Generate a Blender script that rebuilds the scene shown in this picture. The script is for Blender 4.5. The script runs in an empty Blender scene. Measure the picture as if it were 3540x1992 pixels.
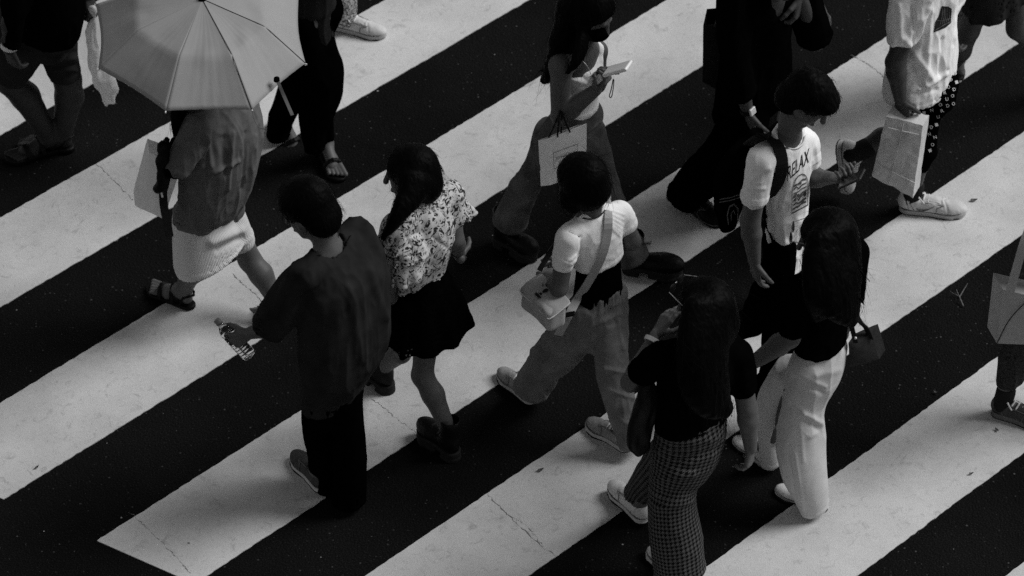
import bpy, math, os
import numpy as np
from mathutils import Vector
from mathutils.bvhtree import BVHTree

# ------------------------------------------------------------------ camera
CAM_H, PITCH, FOC = 13.3, math.radians(41.0), 15941.0      # metres, radians, focal length in photo pixels
PW, PH = 3540.0, 1992.0
cp, sp = math.cos(PITCH), math.sin(PITCH)
A = np.array
# crops of the photo the tracing was read from: x0, y0, zoom
CR = {'C1': (0, 0, 2.0608), 'C2': (400, 450, 2.071), 'C3': (700, 500, 1.9333), 'C4': (700, 1000, 1.8124),
      'C5': (1600, 0, 1.6111), 'C6': (1650, 500, 1.3186), 'C7': (2250, 0, 1.381), 'C8': (2850, 0, 1.813),
      'C9': (2050, 950, 1.3915), 'C10': (2550, 700, 1.3182), 'C11': (3240, 850, 2.23), 'C12': (2400, 0, 2.338),
      'C13': (3050, 0, 3.6245), 'C14': (0, 0, 2.338), 'C15': (900, 0, 2.338), 'D': (0, 0, 2576 / 3540.0), 'N': (0, 0, 1.0)}


def nat(c, x, y):
    x0, y0, z = CR[c]
    return x0 + x / z, y0 + y / z


def ray(u, v):
    x, y = u - PW / 2, -(v - PH / 2)
    return A([x, FOC * cp + y * sp, -FOC * sp + y * cp]) / FOC


def at_y(u, v, Y):
    r = ray(u, v)
    return A([0, 0, CAM_H]) + r * (Y / r[1])


def at_z(u, v, z):
    r = ray(u, v)
    return A([0, 0, CAM_H]) + r * ((z - CAM_H) / r[2])


def project(V):
    """world points -> photo pixels"""
    x, y, z = V[:, 0], V[:, 1], V[:, 2] - CAM_H
    dep = y * cp - z * sp
    up = y * sp + z * cp
    return PW / 2 + FOC * x / dep, PH / 2 - FOC * up / dep


def unit(v):
    v = np.asarray(v, float)
    return v / max(1e-9, np.linalg.norm(v))


# ------------------------------------------------------------------ noise
_rng = np.random.RandomState(7)
_TAB = _rng.rand(4096).astype(np.float32)


def vnoise(P, seed=0):
    Pi = np.floor(P).astype(np.int64)
    f = (P - Pi).astype(np.float32)
    f = f * f * (3 - 2 * f)
    out = np.zeros(len(P), np.float32)
    for dx in (0, 1):
        wx = f[:, 0] if dx else 1 - f[:, 0]
        for dy in (0, 1):
            wy = f[:, 1] if dy else 1 - f[:, 1]
            for dz in (0, 1):
                wz = f[:, 2] if dz else 1 - f[:, 2]
                h = ((Pi[:, 0] + dx) * 73856093 ^ (Pi[:, 1] + dy) * 19349663 ^ (Pi[:, 2] + dz) * 83492791 ^ seed * 2654435) & 4095
                out += _TAB[h] * wx * wy * wz
    return out


# ------------------------------------------------------------------ signed-distance shapes: (lo, hi, fn)
def rc(a, b, ra, rb=None):
    a, b = A(a, float), A(b, float)
    rb = ra if rb is None else rb
    ab = b - a
    L2 = max(1e-12, ab @ ab)
    R = max(ra, rb)

    def f(X):
        t = np.clip(((X - a) @ ab) / L2, 0, 1)
        q = X - a - t[:, None] * ab
        return np.sqrt((q * q).sum(1)) - (ra + t * (rb - ra))
    return (np.minimum(a, b) - R, np.maximum(a, b) + R, f)


def chain(pts, rs):
    return [rc(pts[i], pts[i + 1], rs[i], rs[i + 1]) for i in range(len(pts) - 1)]


def ell(c, r, R=None):
    c, r = A(c, float), A(r, float)
    R = np.eye(3) if R is None else R
    m = np.abs(R.T) @ r if R is not None else r

    def f(X):
        q = (X - c) @ R.T
        k0 = np.sqrt(((q / r) ** 2).sum(1))
        k1 = np.sqrt(((q / r ** 2) ** 2).sum(1)) + 1e-9
        return k0 * (k0 - 1) / k1
    return (c - m, c + m, f)


def box(c, h, R, rad=0.005):
    c, h = A(c, float), A(h, float)
    m = np.abs(R.T) @ h

    def f(X):
        q = np.abs((X - c) @ R.T) - (h - rad)
        return np.sqrt((np.maximum(q, 0) ** 2).sum(1)) + np.minimum(q.max(1), 0) - rad
    return (c - m, c + m, f)


def catmull(P, n):
    P = A(P, float)
    if len(P) == 2:
        t = np.linspace(0, 1, n)[:, None]
        return P[0] * (1 - t) + P[1] * t
    Q = np.vstack([2 * P[0] - P[1], P, 2 * P[-1] - P[-2]])
    out = []
    m = len(P) - 1
    for u in np.linspace(0, m, n):
        i = min(int(u), m - 1)
        t = u - i
        p0, p1, p2, p3 = Q[i:i + 4]
        out.append(.5 * (2 * p1 + (p2 - p0) * t + (2 * p0 - 5 * p1 + 4 * p2 - p3) * t * t + (3 * p1 - p0 - 3 * p2 + p3) * t ** 3))
    return A(out)


class Loft:
    """a tube of elliptic rings: C centres, rx half width along `right`, ry half width across"""

    def __init__(s, C, rx, ry, right=(1, 0, 0), hollow=0, th=.009, n=14, flute=None, hollow0=0, round0=False, round1=False):
        Z = catmull(np.column_stack([C, rx, ry]), n)
        s.C, s.rx, s.ry = Z[:, :3], np.maximum(Z[:, 3], .004), np.maximum(Z[:, 4], .004)
        s.right = unit(right)
        seg = s.C[1:] - s.C[:-1]
        s.L = np.sqrt((seg ** 2).sum(1))
        s.S = np.concatenate([[0], np.cumsum(s.L)])
        s.hollow, s.th, s.flute, s.hollow0, s.round0, s.round1 = hollow, th, flute, hollow0, round0, round1
        R = np.maximum(s.rx, s.ry)[:, None] * (1.35 if flute else 1.05)
        s.lo, s.hi = (s.C - R).min(0), (s.C + R).max(0)

    def param(s, X):
        n = len(X)
        best = np.full(n, 1e9, np.float32)
        bi = np.zeros(n, int)
        bt = np.zeros(n, np.float32)
        m = len(s.C) - 1
        for i in range(m):
            ab = s.C[i + 1] - s.C[i]
            tt = ((X - s.C[i]) @ ab) / max(1e-12, ab @ ab)
            t = np.clip(tt, 0, 1)
            q = X - s.C[i] - t[:, None] * ab
            d = (q * q).sum(1)
            k = d < best
            best[k] = d[k]
            bi[k] = i
            bt[k] = tt[k]
        ab = s.C[bi + 1] - s.C[bi]
        T = ab / np.linalg.norm(ab, axis=1)[:, None]
        tc = np.clip(bt, 0, 1)
        c = s.C[bi] + tc[:, None] * ab
        rx = s.rx[bi] * (1 - tc) + s.rx[bi + 1] * tc
        ry = s.ry[bi] * (1 - tc) + s.ry[bi + 1] * tc
        ex = s.right - (T @ s.right)[:, None] * T
        ex /= np.linalg.norm(ex, axis=1)[:, None] + 1e-9
        ey = np.cross(T, ex)
        q = X - c
        qx, qy, qt = (q * ex).sum(1), (q * ey).sum(1), (q * T).sum(1)
        S = s.S[bi] + tc * s.L[bi]
        ang = np.arctan2(qx / rx, qy / ry)
        return qx, qy, qt, rx, ry, S, ang, bi, bt

    def __call__(s, X):
        qx, qy, qt, rx, ry, S, ang, bi, bt = s.param(X)
        if s.flute:
            n, amp, ph = s.flute
            g = 1 + amp * (S / s.S[-1]) ** 1.6 * (np.sin(n * ang + ph) + .4 * np.sin((n * 2 - 3) * ang + 2 * ph))
            rx, ry = rx * g, ry * g
        k0 = np.sqrt((qx / rx) ** 2 + (qy / ry) ** 2)
        k1 = np.sqrt((qx / rx ** 2) ** 2 + (qy / ry ** 2) ** 2) + 1e-6
        d = k0 * (k0 - 1) / k1
        m = len(s.C) - 2
        e0 = (bi == 0) & (bt < 0)
        e1 = (bi == m) & (bt > 1)
        lat = d.copy()
        for e, rnd in ((e0, s.round0), (e1, s.round1)):
            if e.any():
                if rnd:
                    d[e] = np.sqrt(np.maximum(lat[e] + np.minimum(rx[e], ry[e]), 0) ** 2 + (qt[e] * 1.2) ** 2) - np.minimum(rx[e], ry[e])
                else:
                    d[e] = np.maximum(lat[e], np.abs(qt[e]))
        if s.hollow:
            k = S > s.S[-1] - s.hollow
            d[k] = np.maximum(d[k], -(lat[k] + s.th))
        if s.hollow0:
            k = S < s.hollow0
            d[k] = np.maximum(d[k], -(lat[k] + s.th))
        return d

    def prim(s):
        return (s.lo, s.hi, s)


# ------------------------------------------------------------------ surface nets
def field_mesh(prims, vox, k=.02, subs=()):
    """prims: list of prim or (prim, k). Returns vertices, quads"""
    P = [(p, k) if not isinstance(p[1], float) or len(p) != 2 else p for p in prims]
    lo = np.min([p[0] for p, _ in P], axis=0) - 3 * vox
    hi = np.max([p[1] for p, _ in P], axis=0) + 3 * vox
    n = np.maximum(2, np.ceil((hi - lo) / vox).astype(int) + 1)
    D = np.full(n, 1.0, np.float32)
    ax = [lo[i] + vox * np.arange(n[i]) for i in range(3)]

    def block(p, m):
        a = np.clip(np.floor((p[0] - m - lo) / vox).astype(int), 0, n)
        b = np.clip(np.ceil((p[1] + m - lo) / vox).astype(int) + 1, 0, n)
        sl = tuple(slice(a[i], b[i]) for i in range(3))
        sh = tuple(b[i] - a[i] for i in range(3))
        if min(sh) <= 0:
            return None, None, None
        G = np.meshgrid(ax[0][sl[0]], ax[1][sl[1]], ax[2][sl[2]], indexing='ij')
        return sl, sh, np.stack([g.ravel() for g in G], 1)
    for p, kk in P:
        sl, sh, X = block(p, kk + 2.5 * vox)
        if sl is None:
            continue
        d = p[2](X).reshape(sh).astype(np.float32)
        o = D[sl]
        if kk > 0:
            h = np.clip(.5 + .5 * (o - d) / kk, 0, 1)
            D[sl] = o * (1 - h) + d * h - kk * h * (1 - h)
        else:
            D[sl] = np.minimum(o, d)
    for p in subs:
        sl, sh, X = block(p, 2 * vox)
        if sl is None:
            continue
        d = p[2](X).reshape(sh).astype(np.float32)
        D[sl] = np.maximum(D[sl], -d)
    D[0], D[-1], D[:, 0], D[:, -1], D[:, :, 0], D[:, :, -1] = (np.maximum(x, vox) for x in (D[0], D[-1], D[:, 0], D[:, -1], D[:, :, 0], D[:, :, -1]))
    I = D < 0
    cnt = np.zeros(tuple(n - 1), np.int8)
    for c in range(8):
        o = ((c >> 2) & 1, (c >> 1) & 1, c & 1)
        cnt += I[o[0]:n[0] - 1 + o[0], o[1]:n[1] - 1 + o[1], o[2]:n[2] - 1 + o[2]]
    act = (cnt > 0) & (cnt < 8)
    idx = np.argwhere(act)
    cell = np.full(tuple(n - 1), -1, np.int32)
    cell[act] = np.arange(len(idx))
    off = A([((c >> 2) & 1, (c >> 1) & 1, c & 1) for c in range(8)])
    cv = np.stack([D[idx[:, 0] + o[0], idx[:, 1] + o[1], idx[:, 2] + o[2]] for o in off], 1)
    acc = np.zeros((len(idx), 3))
    w = np.zeros(len(idx))
    for a in range(8):
        for b in range(a + 1, 8):
            if np.abs(off[a] - off[b]).sum() != 1:
                continue
            s = (cv[:, a] < 0) != (cv[:, b] < 0)
            t = cv[s, a] / (cv[s, a] - cv[s, b])
            acc[s] += off[a] + t[:, None] * (off[b] - off[a])
            w[s] += 1
    V = lo + vox * (idx + acc / w[:, None])
    F = []
    for axn in range(3):
        o1, o2 = [(1, 2), (2, 0), (0, 1)][axn]
        sl0 = [slice(None)] * 3
        sl1 = [slice(None)] * 3
        sl0[axn], sl1[axn] = slice(0, -1), slice(1, None)
        E = np.argwhere(I[tuple(sl0)] != I[tuple(sl1)])
        flip = ~I[tuple(sl0)][tuple(E.T)]
        q = []
        for da, db in ((0, 0), (1, 0), (1, 1), (0, 1)):
            e = E.copy()
            e[:, o1] -= da
            e[:, o2] -= db
            q.append(cell[e[:, 0], e[:, 1], e[:, 2]])
        q = np.stack(q, 1)
        q[flip] = q[flip][:, ::-1]
        F.append(q)
    F = np.vstack(F)
    return V, F


def smooth(V, F, it=2, f=.5):
    E = np.vstack([F[:, [0, 1]], F[:, [1, 2]], F[:, [2, 3]], F[:, [3, 0]]])
    a, b = E[:, 0], E[:, 1]
    n = len(V)
    c = np.bincount(a, minlength=n) + np.bincount(b, minlength=n)
    c = np.maximum(c, 1)
    for _ in range(it):
        S = np.stack([np.bincount(a, V[b, i], n) + np.bincount(b, V[a, i], n) for i in range(3)], 1)
        V = V + f * (S / c[:, None] - V)
    return V


def normals(V, F):
    n = np.cross(V[F[:, 2]] - V[F[:, 0]], V[F[:, 3]] - V[F[:, 1]])
    N = np.stack([sum(np.bincount(F[:, j], n[:, i], len(V)) for j in range(4)) for i in range(3)], 1)
    return N / (np.linalg.norm(N, axis=1)[:, None] + 1e-12)


def seg2(px, py, a, b):
    ab = A(b, float) - A(a, float)
    t = np.clip(((px - a[0]) * ab[0] + (py - a[1]) * ab[1]) / max(1e-9, ab @ ab), 0, 1)
    return np.hypot(px - a[0] - t * ab[0], py - a[1] - t * ab[1]), t


# ------------------------------------------------------------------ objects
COL = bpy.context.scene.collection


def link_mesh(name, V, F, mat, parent=None, base=None, smoothed=True, attr=None, mats=None, midx=None):
    V = np.asarray(V, float)
    if base is not None:
        V = V - base
    me = bpy.data.meshes.new(name)
    if isinstance(F, np.ndarray):
        me.vertices.add(len(V))
        me.vertices.foreach_set('co', V.astype(np.float32).ravel())
        k = F.shape[1]
        me.loops.add(F.size)
        me.loops.foreach_set('vertex_index', F.astype(np.int32).ravel())
        me.polygons.add(len(F))
        me.polygons.foreach_set('loop_start', np.arange(0, F.size, k, dtype=np.int32))
        me.update(calc_edges=True)
    else:
        me.from_pydata([tuple(v) for v in V], [], F)
        me.update()
    me.polygons.foreach_set('use_smooth', np.full(len(me.polygons), bool(smoothed)))
    if attr is not None:
        at = me.attributes.new('pat', 'FLOAT_VECTOR', 'POINT')
        at.data.foreach_set('vector', attr.astype(np.float32).ravel())
    for m in ([mat] if mats is None else mats):
        me.materials.append(m)
    if midx is not None:
        me.polygons.foreach_set('material_index', midx.astype(np.int32))
    o = bpy.data.objects.new(name, me)
    COL.objects.link(o)
    if parent is not None:
        o.parent = parent
    elif base is not None:
        o.location = base
    return o


def tag(o, label=None, cat=None, group=None, kind=None):
    for k, v in (('label', label), ('category', cat), ('group', group), ('kind', kind)):
        if v:
            o[k] = v
    return o


def empty(name, loc, label, cat, group=None):
    o = bpy.data.objects.new(name, None)
    o.empty_display_size = .1
    COL.objects.link(o)
    o.location = loc
    return tag(o, label, cat, group)


# ------------------------------------------------------------------ materials
def nodes(name):
    m = bpy.data.materials.new(name)
    m.use_nodes = True
    nt = m.node_tree
    return m, nt, nt.nodes['Principled BSDF']


def nd(nt, t, **kw):
    n = nt.nodes.new(t)
    for k, v in kw.items():
        if k in n.inputs.keys():
            n.inputs[k].default_value = v
        else:
            setattr(n, k, v)
    return n


def math_(nt, op, a, b=None):
    n = nt.nodes.new('ShaderNodeMath')
    n.operation = op
    for i, x in enumerate((a, b)):
        if x is None:
            continue
        if isinstance(x, (int, float)):
            n.inputs[i].default_value = x
        else:
            nt.links.new(x, n.inputs[i])
    return n.outputs[0]


def ramp(nt, src, stops):
    r = nt.nodes.new('ShaderNodeValToRGB')
    el = r.color_ramp.elements
    while len(el) < len(stops):
        el.new(.5)
    for e, (p, v) in zip(el, stops):
        e.position = p
        e.color = (v, v, v, 1)
    nt.links.new(src, r.inputs[0])
    return r.outputs[0]


def mat(name, col, rough=.9, var=.12, vscale=30, bscale=350, bump=.25, bdist=.002, spec=.2, sheen=0, alpha=None, stretch=None, wr=None):
    m, nt, b = nodes(name)
    tc = nd(nt, 'ShaderNodeTexCoord')
    co = tc.outputs['Object']
    if stretch:
        mp = nd(nt, 'ShaderNodeMapping')
        mp.inputs['Scale'].default_value = stretch
        nt.links.new(co, mp.inputs['Vector'])
        co = mp.outputs[0]
    n1 = nd(nt, 'ShaderNodeTexNoise', Scale=vscale, Detail=4.0)
    nt.links.new(co, n1.inputs['Vector'])
    nt.links.new(ramp(nt, n1.outputs[0], [(.3, col * (1 - var)), (.7, col * (1 + var))]), b.inputs['Base Color'])
    n2 = nd(nt, 'ShaderNodeTexNoise', Scale=bscale, Detail=2.0)
    nt.links.new(co, n2.inputs['Vector'])
    bp = nd(nt, 'ShaderNodeBump', Strength=bump, Distance=bdist)
    nt.links.new(n2.outputs[0], bp.inputs['Height'])
    nt.links.new(bp.outputs[0], b.inputs['Normal'])
    if wr:
        mp = nd(nt, 'ShaderNodeMapping')
        mp.inputs['Scale'].default_value = (1, 1, .45)
        mp.inputs['Rotation'].default_value = (.3, .25, 0)
        nt.links.new(tc.outputs['Object'], mp.inputs['Vector'])
        n3 = nd(nt, 'ShaderNodeTexNoise', Scale=wr[0], Detail=2.0, Distortion=.3)
        nt.links.new(mp.outputs[0], n3.inputs['Vector'])
        a_ = math_(nt, 'ABSOLUTE', math_(nt, 'SUBTRACT', math_(nt, 'MULTIPLY', n3.outputs[0], 2.0), 1.0))
        a_ = math_(nt, 'POWER', math_(nt, 'SUBTRACT', 1.0, a_), 2.2)
        b2 = nd(nt, 'ShaderNodeBump', Strength=.30, Distance=wr[1] * .5)
        nt.links.new(a_, b2.inputs['Height'])
        nt.links.new(bp.outputs[0], b2.inputs['Normal'])
        nt.links.new(b2.outputs[0], b.inputs['Normal'])
    b.inputs['Roughness'].default_value = rough
    b.inputs['Specular IOR Level'].default_value = spec
    if sheen:
        b.inputs['Sheen Weight'].default_value = sheen
        b.inputs['Sheen Roughness'].default_value = .5
    return m


def blotch(name, lo, hi, scale=55, cut=.5, width=.05, dist=3.0, second=None):
    """printed cloth: blotches of `lo` on `hi`"""
    m, nt, b = nodes(name)
    tc = nd(nt, 'ShaderNodeTexCoord')
    n1 = nd(nt, 'ShaderNodeTexNoise', Scale=scale, Detail=3.0, Distortion=dist)
    nt.links.new(tc.outputs['Object'], n1.inputs['Vector'])
    c = ramp(nt, n1.outputs[0], [(cut - width, hi), (cut, (lo + hi) / 2), (cut + width, lo)])
    if second:
        n2 = nd(nt, 'ShaderNodeTexVoronoi', Scale=second)
        nt.links.new(tc.outputs['Object'], n2.inputs['Vector'])
        c2 = ramp(nt, n2.outputs['Distance'], [(.18, .15), (.30, 1.0)])
        mx = nd(nt, 'ShaderNodeMix', data_type='RGBA', blend_type='MULTIPLY')
        mx.inputs[0].default_value = .8
        nt.links.new(c, mx.inputs[6])
        nt.links.new(c2, mx.inputs[7])
        c = mx.outputs[2]
    nt.links.new(c, b.inputs['Base Color'])
    b.inputs['Roughness'].default_value = .85
    b.inputs['Specular IOR Level'].default_value = .2
    return m


def houndstooth(name, p, lo, hi):
    m, nt, b = nodes(name)
    at = nd(nt, 'ShaderNodeAttribute', attribute_name='pat')
    sx = nd(nt, 'ShaderNodeSeparateXYZ')
    nt.links.new(at.outputs['Vector'], sx.inputs[0])
    nz = nd(nt, 'ShaderNodeTexNoise', Scale=9.0)
    tc = nd(nt, 'ShaderNodeTexCoord')
    nt.links.new(tc.outputs['Object'], nz.inputs['Vector'])
    wob = math_(nt, 'MULTIPLY', math_(nt, 'SUBTRACT', nz.outputs[0], .5), .5)
    u = math_(nt, 'ADD', math_(nt, 'MULTIPLY', sx.outputs[0], 1 / p), wob)
    v = math_(nt, 'ADD', math_(nt, 'MULTIPLY', sx.outputs[1], 1 / p), wob)
    a = math_(nt, 'LESS_THAN', math_(nt, 'FRACT', u), .5)
    c = math_(nt, 'LESS_THAN', math_(nt, 'FRACT', v), .5)
    dg = math_(nt, 'LESS_THAN', math_(nt, 'FRACT', math_(nt, 'MULTIPLY', math_(nt, 'ADD', u, v), 2.0)), .45)
    both = math_(nt, 'MULTIPLY', a, c)
    xor = math_(nt, 'ABSOLUTE', math_(nt, 'SUBTRACT', a, c))
    w = math_(nt, 'MAXIMUM', both, math_(nt, 'MULTIPLY', xor, dg))
    nt.links.new(ramp(nt, w, [(0.0, lo), (1.0, hi)]), b.inputs['Base Color'])
    b.inputs['Roughness'].default_value = .9
    b.inputs['Specular IOR Level'].default_value = .1
    return m


def ribbed(name, col, n, depth=.002):
    m, nt, b = nodes(name)
    at = nd(nt, 'ShaderNodeAttribute', attribute_name='pat')
    sx = nd(nt, 'ShaderNodeSeparateXYZ')
    nt.links.new(at.outputs['Vector'], sx.inputs[0])
    w = math_(nt, 'SINE', math_(nt, 'MULTIPLY', sx.outputs[2], float(n)))
    w = math_(nt, 'ADD', math_(nt, 'MULTIPLY', w, .5), .5)
    nt.links.new(ramp(nt, w, [(0, col * .94), (.6, col)]), b.inputs['Base Color'])
    bp = nd(nt, 'ShaderNodeBump', Strength=.8, Distance=depth)
    nt.links.new(w, bp.inputs['Height'])
    nt.links.new(bp.outputs[0], b.inputs['Normal'])
    b.inputs['Roughness'].default_value = .95
    b.inputs['Specular IOR Level'].default_value = .1
    return m


def glass(name, col=.85, rough=.05):
    m, nt, b = nodes(name)
    b.inputs['Base Color'].default_value = (col, col, col, 1)
    b.inputs['Roughness'].default_value = rough
    b.inputs['Transmission Weight'].default_value = 1
    b.inputs['IOR'].default_value = 1.33
    return m


def film(name, col, trans, clear=.0):
    """thin translucent plastic or paper"""
    m, nt, b = nodes(name)
    b.inputs['Base Color'].default_value = (col, col, col, 1)
    b.inputs['Roughness'].default_value = .5
    t = nd(nt, 'ShaderNodeBsdfTranslucent')
    t.inputs[0].default_value = (col, col, col, 1)
    mx = nd(nt, 'ShaderNodeMixShader')
    mx.inputs[0].default_value = trans
    nt.links.new(b.outputs[0], mx.inputs[1])
    nt.links.new(t.outputs[0], mx.inputs[2])
    o_ = mx.outputs[0]
    if clear:
        tr = nd(nt, 'ShaderNodeBsdfTransparent')
        m2 = nd(nt, 'ShaderNodeMixShader')
        m2.inputs[0].default_value = clear
        nt.links.new(o_, m2.inputs[1])
        nt.links.new(tr.outputs[0], m2.inputs[2])
        o_ = m2.outputs[0]
    nt.links.new(o_, nt.nodes['Material Output'].inputs[0])
    n2 = nd(nt, 'ShaderNodeTexNoise', Scale=25.0, Detail=4.0)
    tc = nd(nt, 'ShaderNodeTexCoord')
    nt.links.new(tc.outputs['Object'], n2.inputs['Vector'])
    bp = nd(nt, 'ShaderNodeBump', Strength=.6, Distance=.01)
    nt.links.new(n2.outputs[0], bp.inputs['Height'])
    nt.links.new(bp.outputs[0], b.inputs['Normal'])
    return m


# ------------------------------------------------------------------ a figure
class Fig:
    def __init__(s, label, crop, base, fwd, sc=1.0, group='pedestrians on the crossing', name='person', cat='person', absbase=None):
        s.crop, s.sc = crop, sc
        s.base = at_z(*nat(*(base if isinstance(base[0], str) else (crop,) + tuple(base))), 0) if absbase is None else A(absbase, float)
        s.f = unit(A([fwd[0], fwd[1], 0]))
        s.r = A([s.f[1], -s.f[0], 0])
        s.root = empty(name, s.base, label, cat, group) if label else None
        s.bvh = {}

    def J(s, p, par=None):
        if isinstance(p, np.ndarray):
            return p
        c = s.crop
        if isinstance(p[0], str):
            c, p = p[0], p[1:]
            if c == 'b':        # offset from the base: right, forward, up
                return s.base + s.r * p[0] + s.f * p[1] + A([0, 0, p[2]])
        u, v = nat(c, p[0], p[1])
        if len(p) == 2:
            return at_y(u, v, s.base[1])
        if p[2] == 'z':
            return at_z(u, v, p[3])
        if p[2] == 'r':         # on the pixel ray at length p[3] from the parent joint; p[4] +1 far, -1 near
            o, r = A([0, 0, CAM_H]), unit(ray(u, v))
            m = (par - o) @ r
            h2 = p[3] ** 2 - ((par - o - m * r) ** 2).sum()
            return o + r * (m + p[4] * math.sqrt(max(0, h2)))
        return at_y(u, v, s.base[1] + p[2])

    def px(s, n, crop=None, P=None):
        """crop pixels -> metres at this figure"""
        q = s.base + A([0, 0, .9]) if P is None else P
        dep = q[1] * cp - (q[2] - CAM_H) * sp
        return n / CR[crop or s.crop][2] * dep / FOC

    def loft(s, rings, q=.7, yaw=True, crop=None, right=None, **kw):
        """rings: (x, y, d, w) crop pixels, w = half width seen in the photo; optional 5th: ry/rx of that ring"""
        C, RX, RY = [], [], []
        rt = s.r if right is None else unit(right)
        c = abs(rt[0])
        for g in rings:
            cr = crop or s.crop
            if isinstance(g[0], str):
                cr, g = g[0], g[1:]
            P = s.J((cr, g[0], g[1], g[2]))
            qq = g[4] if len(g) > 4 else q
            w = s.px(g[3], cr, P)
            rx = w / math.sqrt(c * c + qq * qq * (1 - c * c))
            C.append(P), RX.append(rx), RY.append(rx * qq)
        return Loft(C, RX, RY, rt, **kw)

    def tube(s, pts, rs, crop=None):
        """chain of round cones, radii in crop pixels"""
        P = [s.J(p) for p in pts]
        return chain(P, [s.px(r, crop) for r in rs])

    def mesh(s, name, prims, m, k=.02, vox=.007, folds=(), creases=(), subs=(), it=2, pat=None, parent=None, keep=None, label=None, hem=None, top=False):
        rims = [p for p in prims if isinstance(p, Loft) and p.hollow and not p.flute]
        prims = [p.prim() if isinstance(p, Loft) else p for p in prims]
        subs = [p.prim() if isinstance(p, Loft) else p for p in subs]
        V, F = field_mesh(prims, vox, k, subs)
        V = smooth(V, F, it)
        N = normals(V, F)
        d = np.zeros(len(V))
        for amp, l, seed in folds:
            amp = amp * .6
            x = vnoise(V / A(l, float), seed)
            y = vnoise(V / A(l, float) * 2.1, seed + 9)
            d += amp * ((1 - np.abs(2 * x - 1)) ** 2.5 * 1.5 - .35 + (y - .5) * .5)
        if len(creases):
            u, v = project(V)
            x0, y0, z = CR[s.crop]
            u, v = (u - x0) * z, (v - y0) * z
            toC = A([0, 0, CAM_H]) - V
            fac = np.clip((N * toC).sum(1) / np.linalg.norm(toC, axis=1) * 2, 0, 1)
            for x1, y1, x2, y2, w, h in creases:
                e, t = seg2(u, v, (x1, y1), (x2, y2))
                d += h * np.exp(-(e / w) ** 2) * fac
        for L in rims:           # the turned-up hem: a slight step near the open end
            q = L.param(V)
            on = (q[5] > L.S[-1] - .024) & (np.abs(np.sqrt((q[0] / q[3]) ** 2 + (q[1] / q[4]) ** 2) - 1) * np.minimum(q[3], q[4]) < .02) & (np.abs(q[2]) < .012)
            d[on] += .0028
        if hem:
            d += hem(V)
        V = V + N * d[:, None]
        V = smooth(V, F, 1, .3)
        att = pat(V) if pat else None
        o = link_mesh(name, V, F, m, parent or s.root, s.base, attr=att)
        if top:
            o.parent = None
            o.location = s.base
        if label:
            o['label'] = label
        if keep:
            s.bvh[keep] = (V, BVHTree.FromPolygons(V.tolist(), F.tolist()))
        return o

    def hit(s, key, x, y, off=.003, crop=None):
        u, v = nat(crop or s.crop, x, y)
        r = ray(u, v)
        p, n, i, dd = s.bvh[key][1].ray_cast(Vector((0, 0, CAM_H)), Vector(unit(r)))
        if p is None:
            return None, None
        n = A(n)
        if n @ r > 0:
            n = -n
        return A(p) + n * off, n

    # ---------------------------------------------------------------- body
    def hand(s, W, D, N, side, curl=25, sc=1.0, spread=.012, thumb=.7):
        D, N = unit(D), unit(N)
        N = unit(N - (N @ D) * D)
        S = np.cross(D, N) * side            # towards the thumb
        pr = []
        curl = [curl] * 4 if np.isscalar(curl) else curl
        for i, (o, ln, b) in enumerate(((.030, .066, .080), (.010, .074, .086), (-.010, .069, .083), (-.029, .054, .074))):
            base = W + (D * b + S * o * 1.05) * sc
            pr.append((rc(W + (D * .008 + S * o * .55) * sc, base, .0125 * sc, .0105 * sc), .012))
            d = unit(D + S * (o * spread * 60))
            p = base
            th = 0
            for ph, f in enumerate((.45, .31, .26)):
                th += math.radians(curl[i]) * (1.0, 1.1, .8)[ph]
                dd = d * math.cos(th) + N * math.sin(th)
                qn = p + dd * ln * f * sc
                pr.append((rc(p, qn, (.0092 - .0008 * ph) * sc, (.0086 - .001 * ph) * sc), .004))
                p = qn
        t0 = W + (D * .022 + S * .022 + N * .006) * sc
        t1 = t0 + unit(D * .65 + S * thumb + N * .35) * .040 * sc
        t2 = t1 + unit(D * .8 + S * thumb * .45 + N * .45) * .030 * sc
        t3 = t2 + unit(D * .85 + S * thumb * .1 + N * .6) * .024 * sc
        pr += [(rc(t0, t1, .014 * sc, .0115 * sc), .01), (rc(t1, t2, .0105 * sc, .0098 * sc), .004), (rc(t2, t3, .0098 * sc, .0075 * sc), .004)]
        pr += [(rc(W - D * .05 * sc, W, .021 * sc, .022 * sc), .01)]
        return pr

    def headframe(s, c, hf, pitch, roll=0):
        y = unit(A([hf[0], hf[1], 0])) * math.cos(math.radians(pitch)) - A([0, 0, math.sin(math.radians(pitch))])
        x = unit(np.cross(y, A([0, 0, 1.0])))
        z = np.cross(x, y)
        if roll:
            a = math.radians(roll)
            x, z = x * math.cos(a) + z * math.sin(a), z * math.cos(a) - x * math.sin(a)
        s.H = (s.J(c), A([x, y, z]))
        return s.H

    def h(s, x, y, z):
        return s.H[0] + A([x, y, z]) * s.hs @ s.H[1]

    def hell(s, c, r):
        return ell(s.h(*c), A(r) * s.hs, s.H[1])

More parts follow.
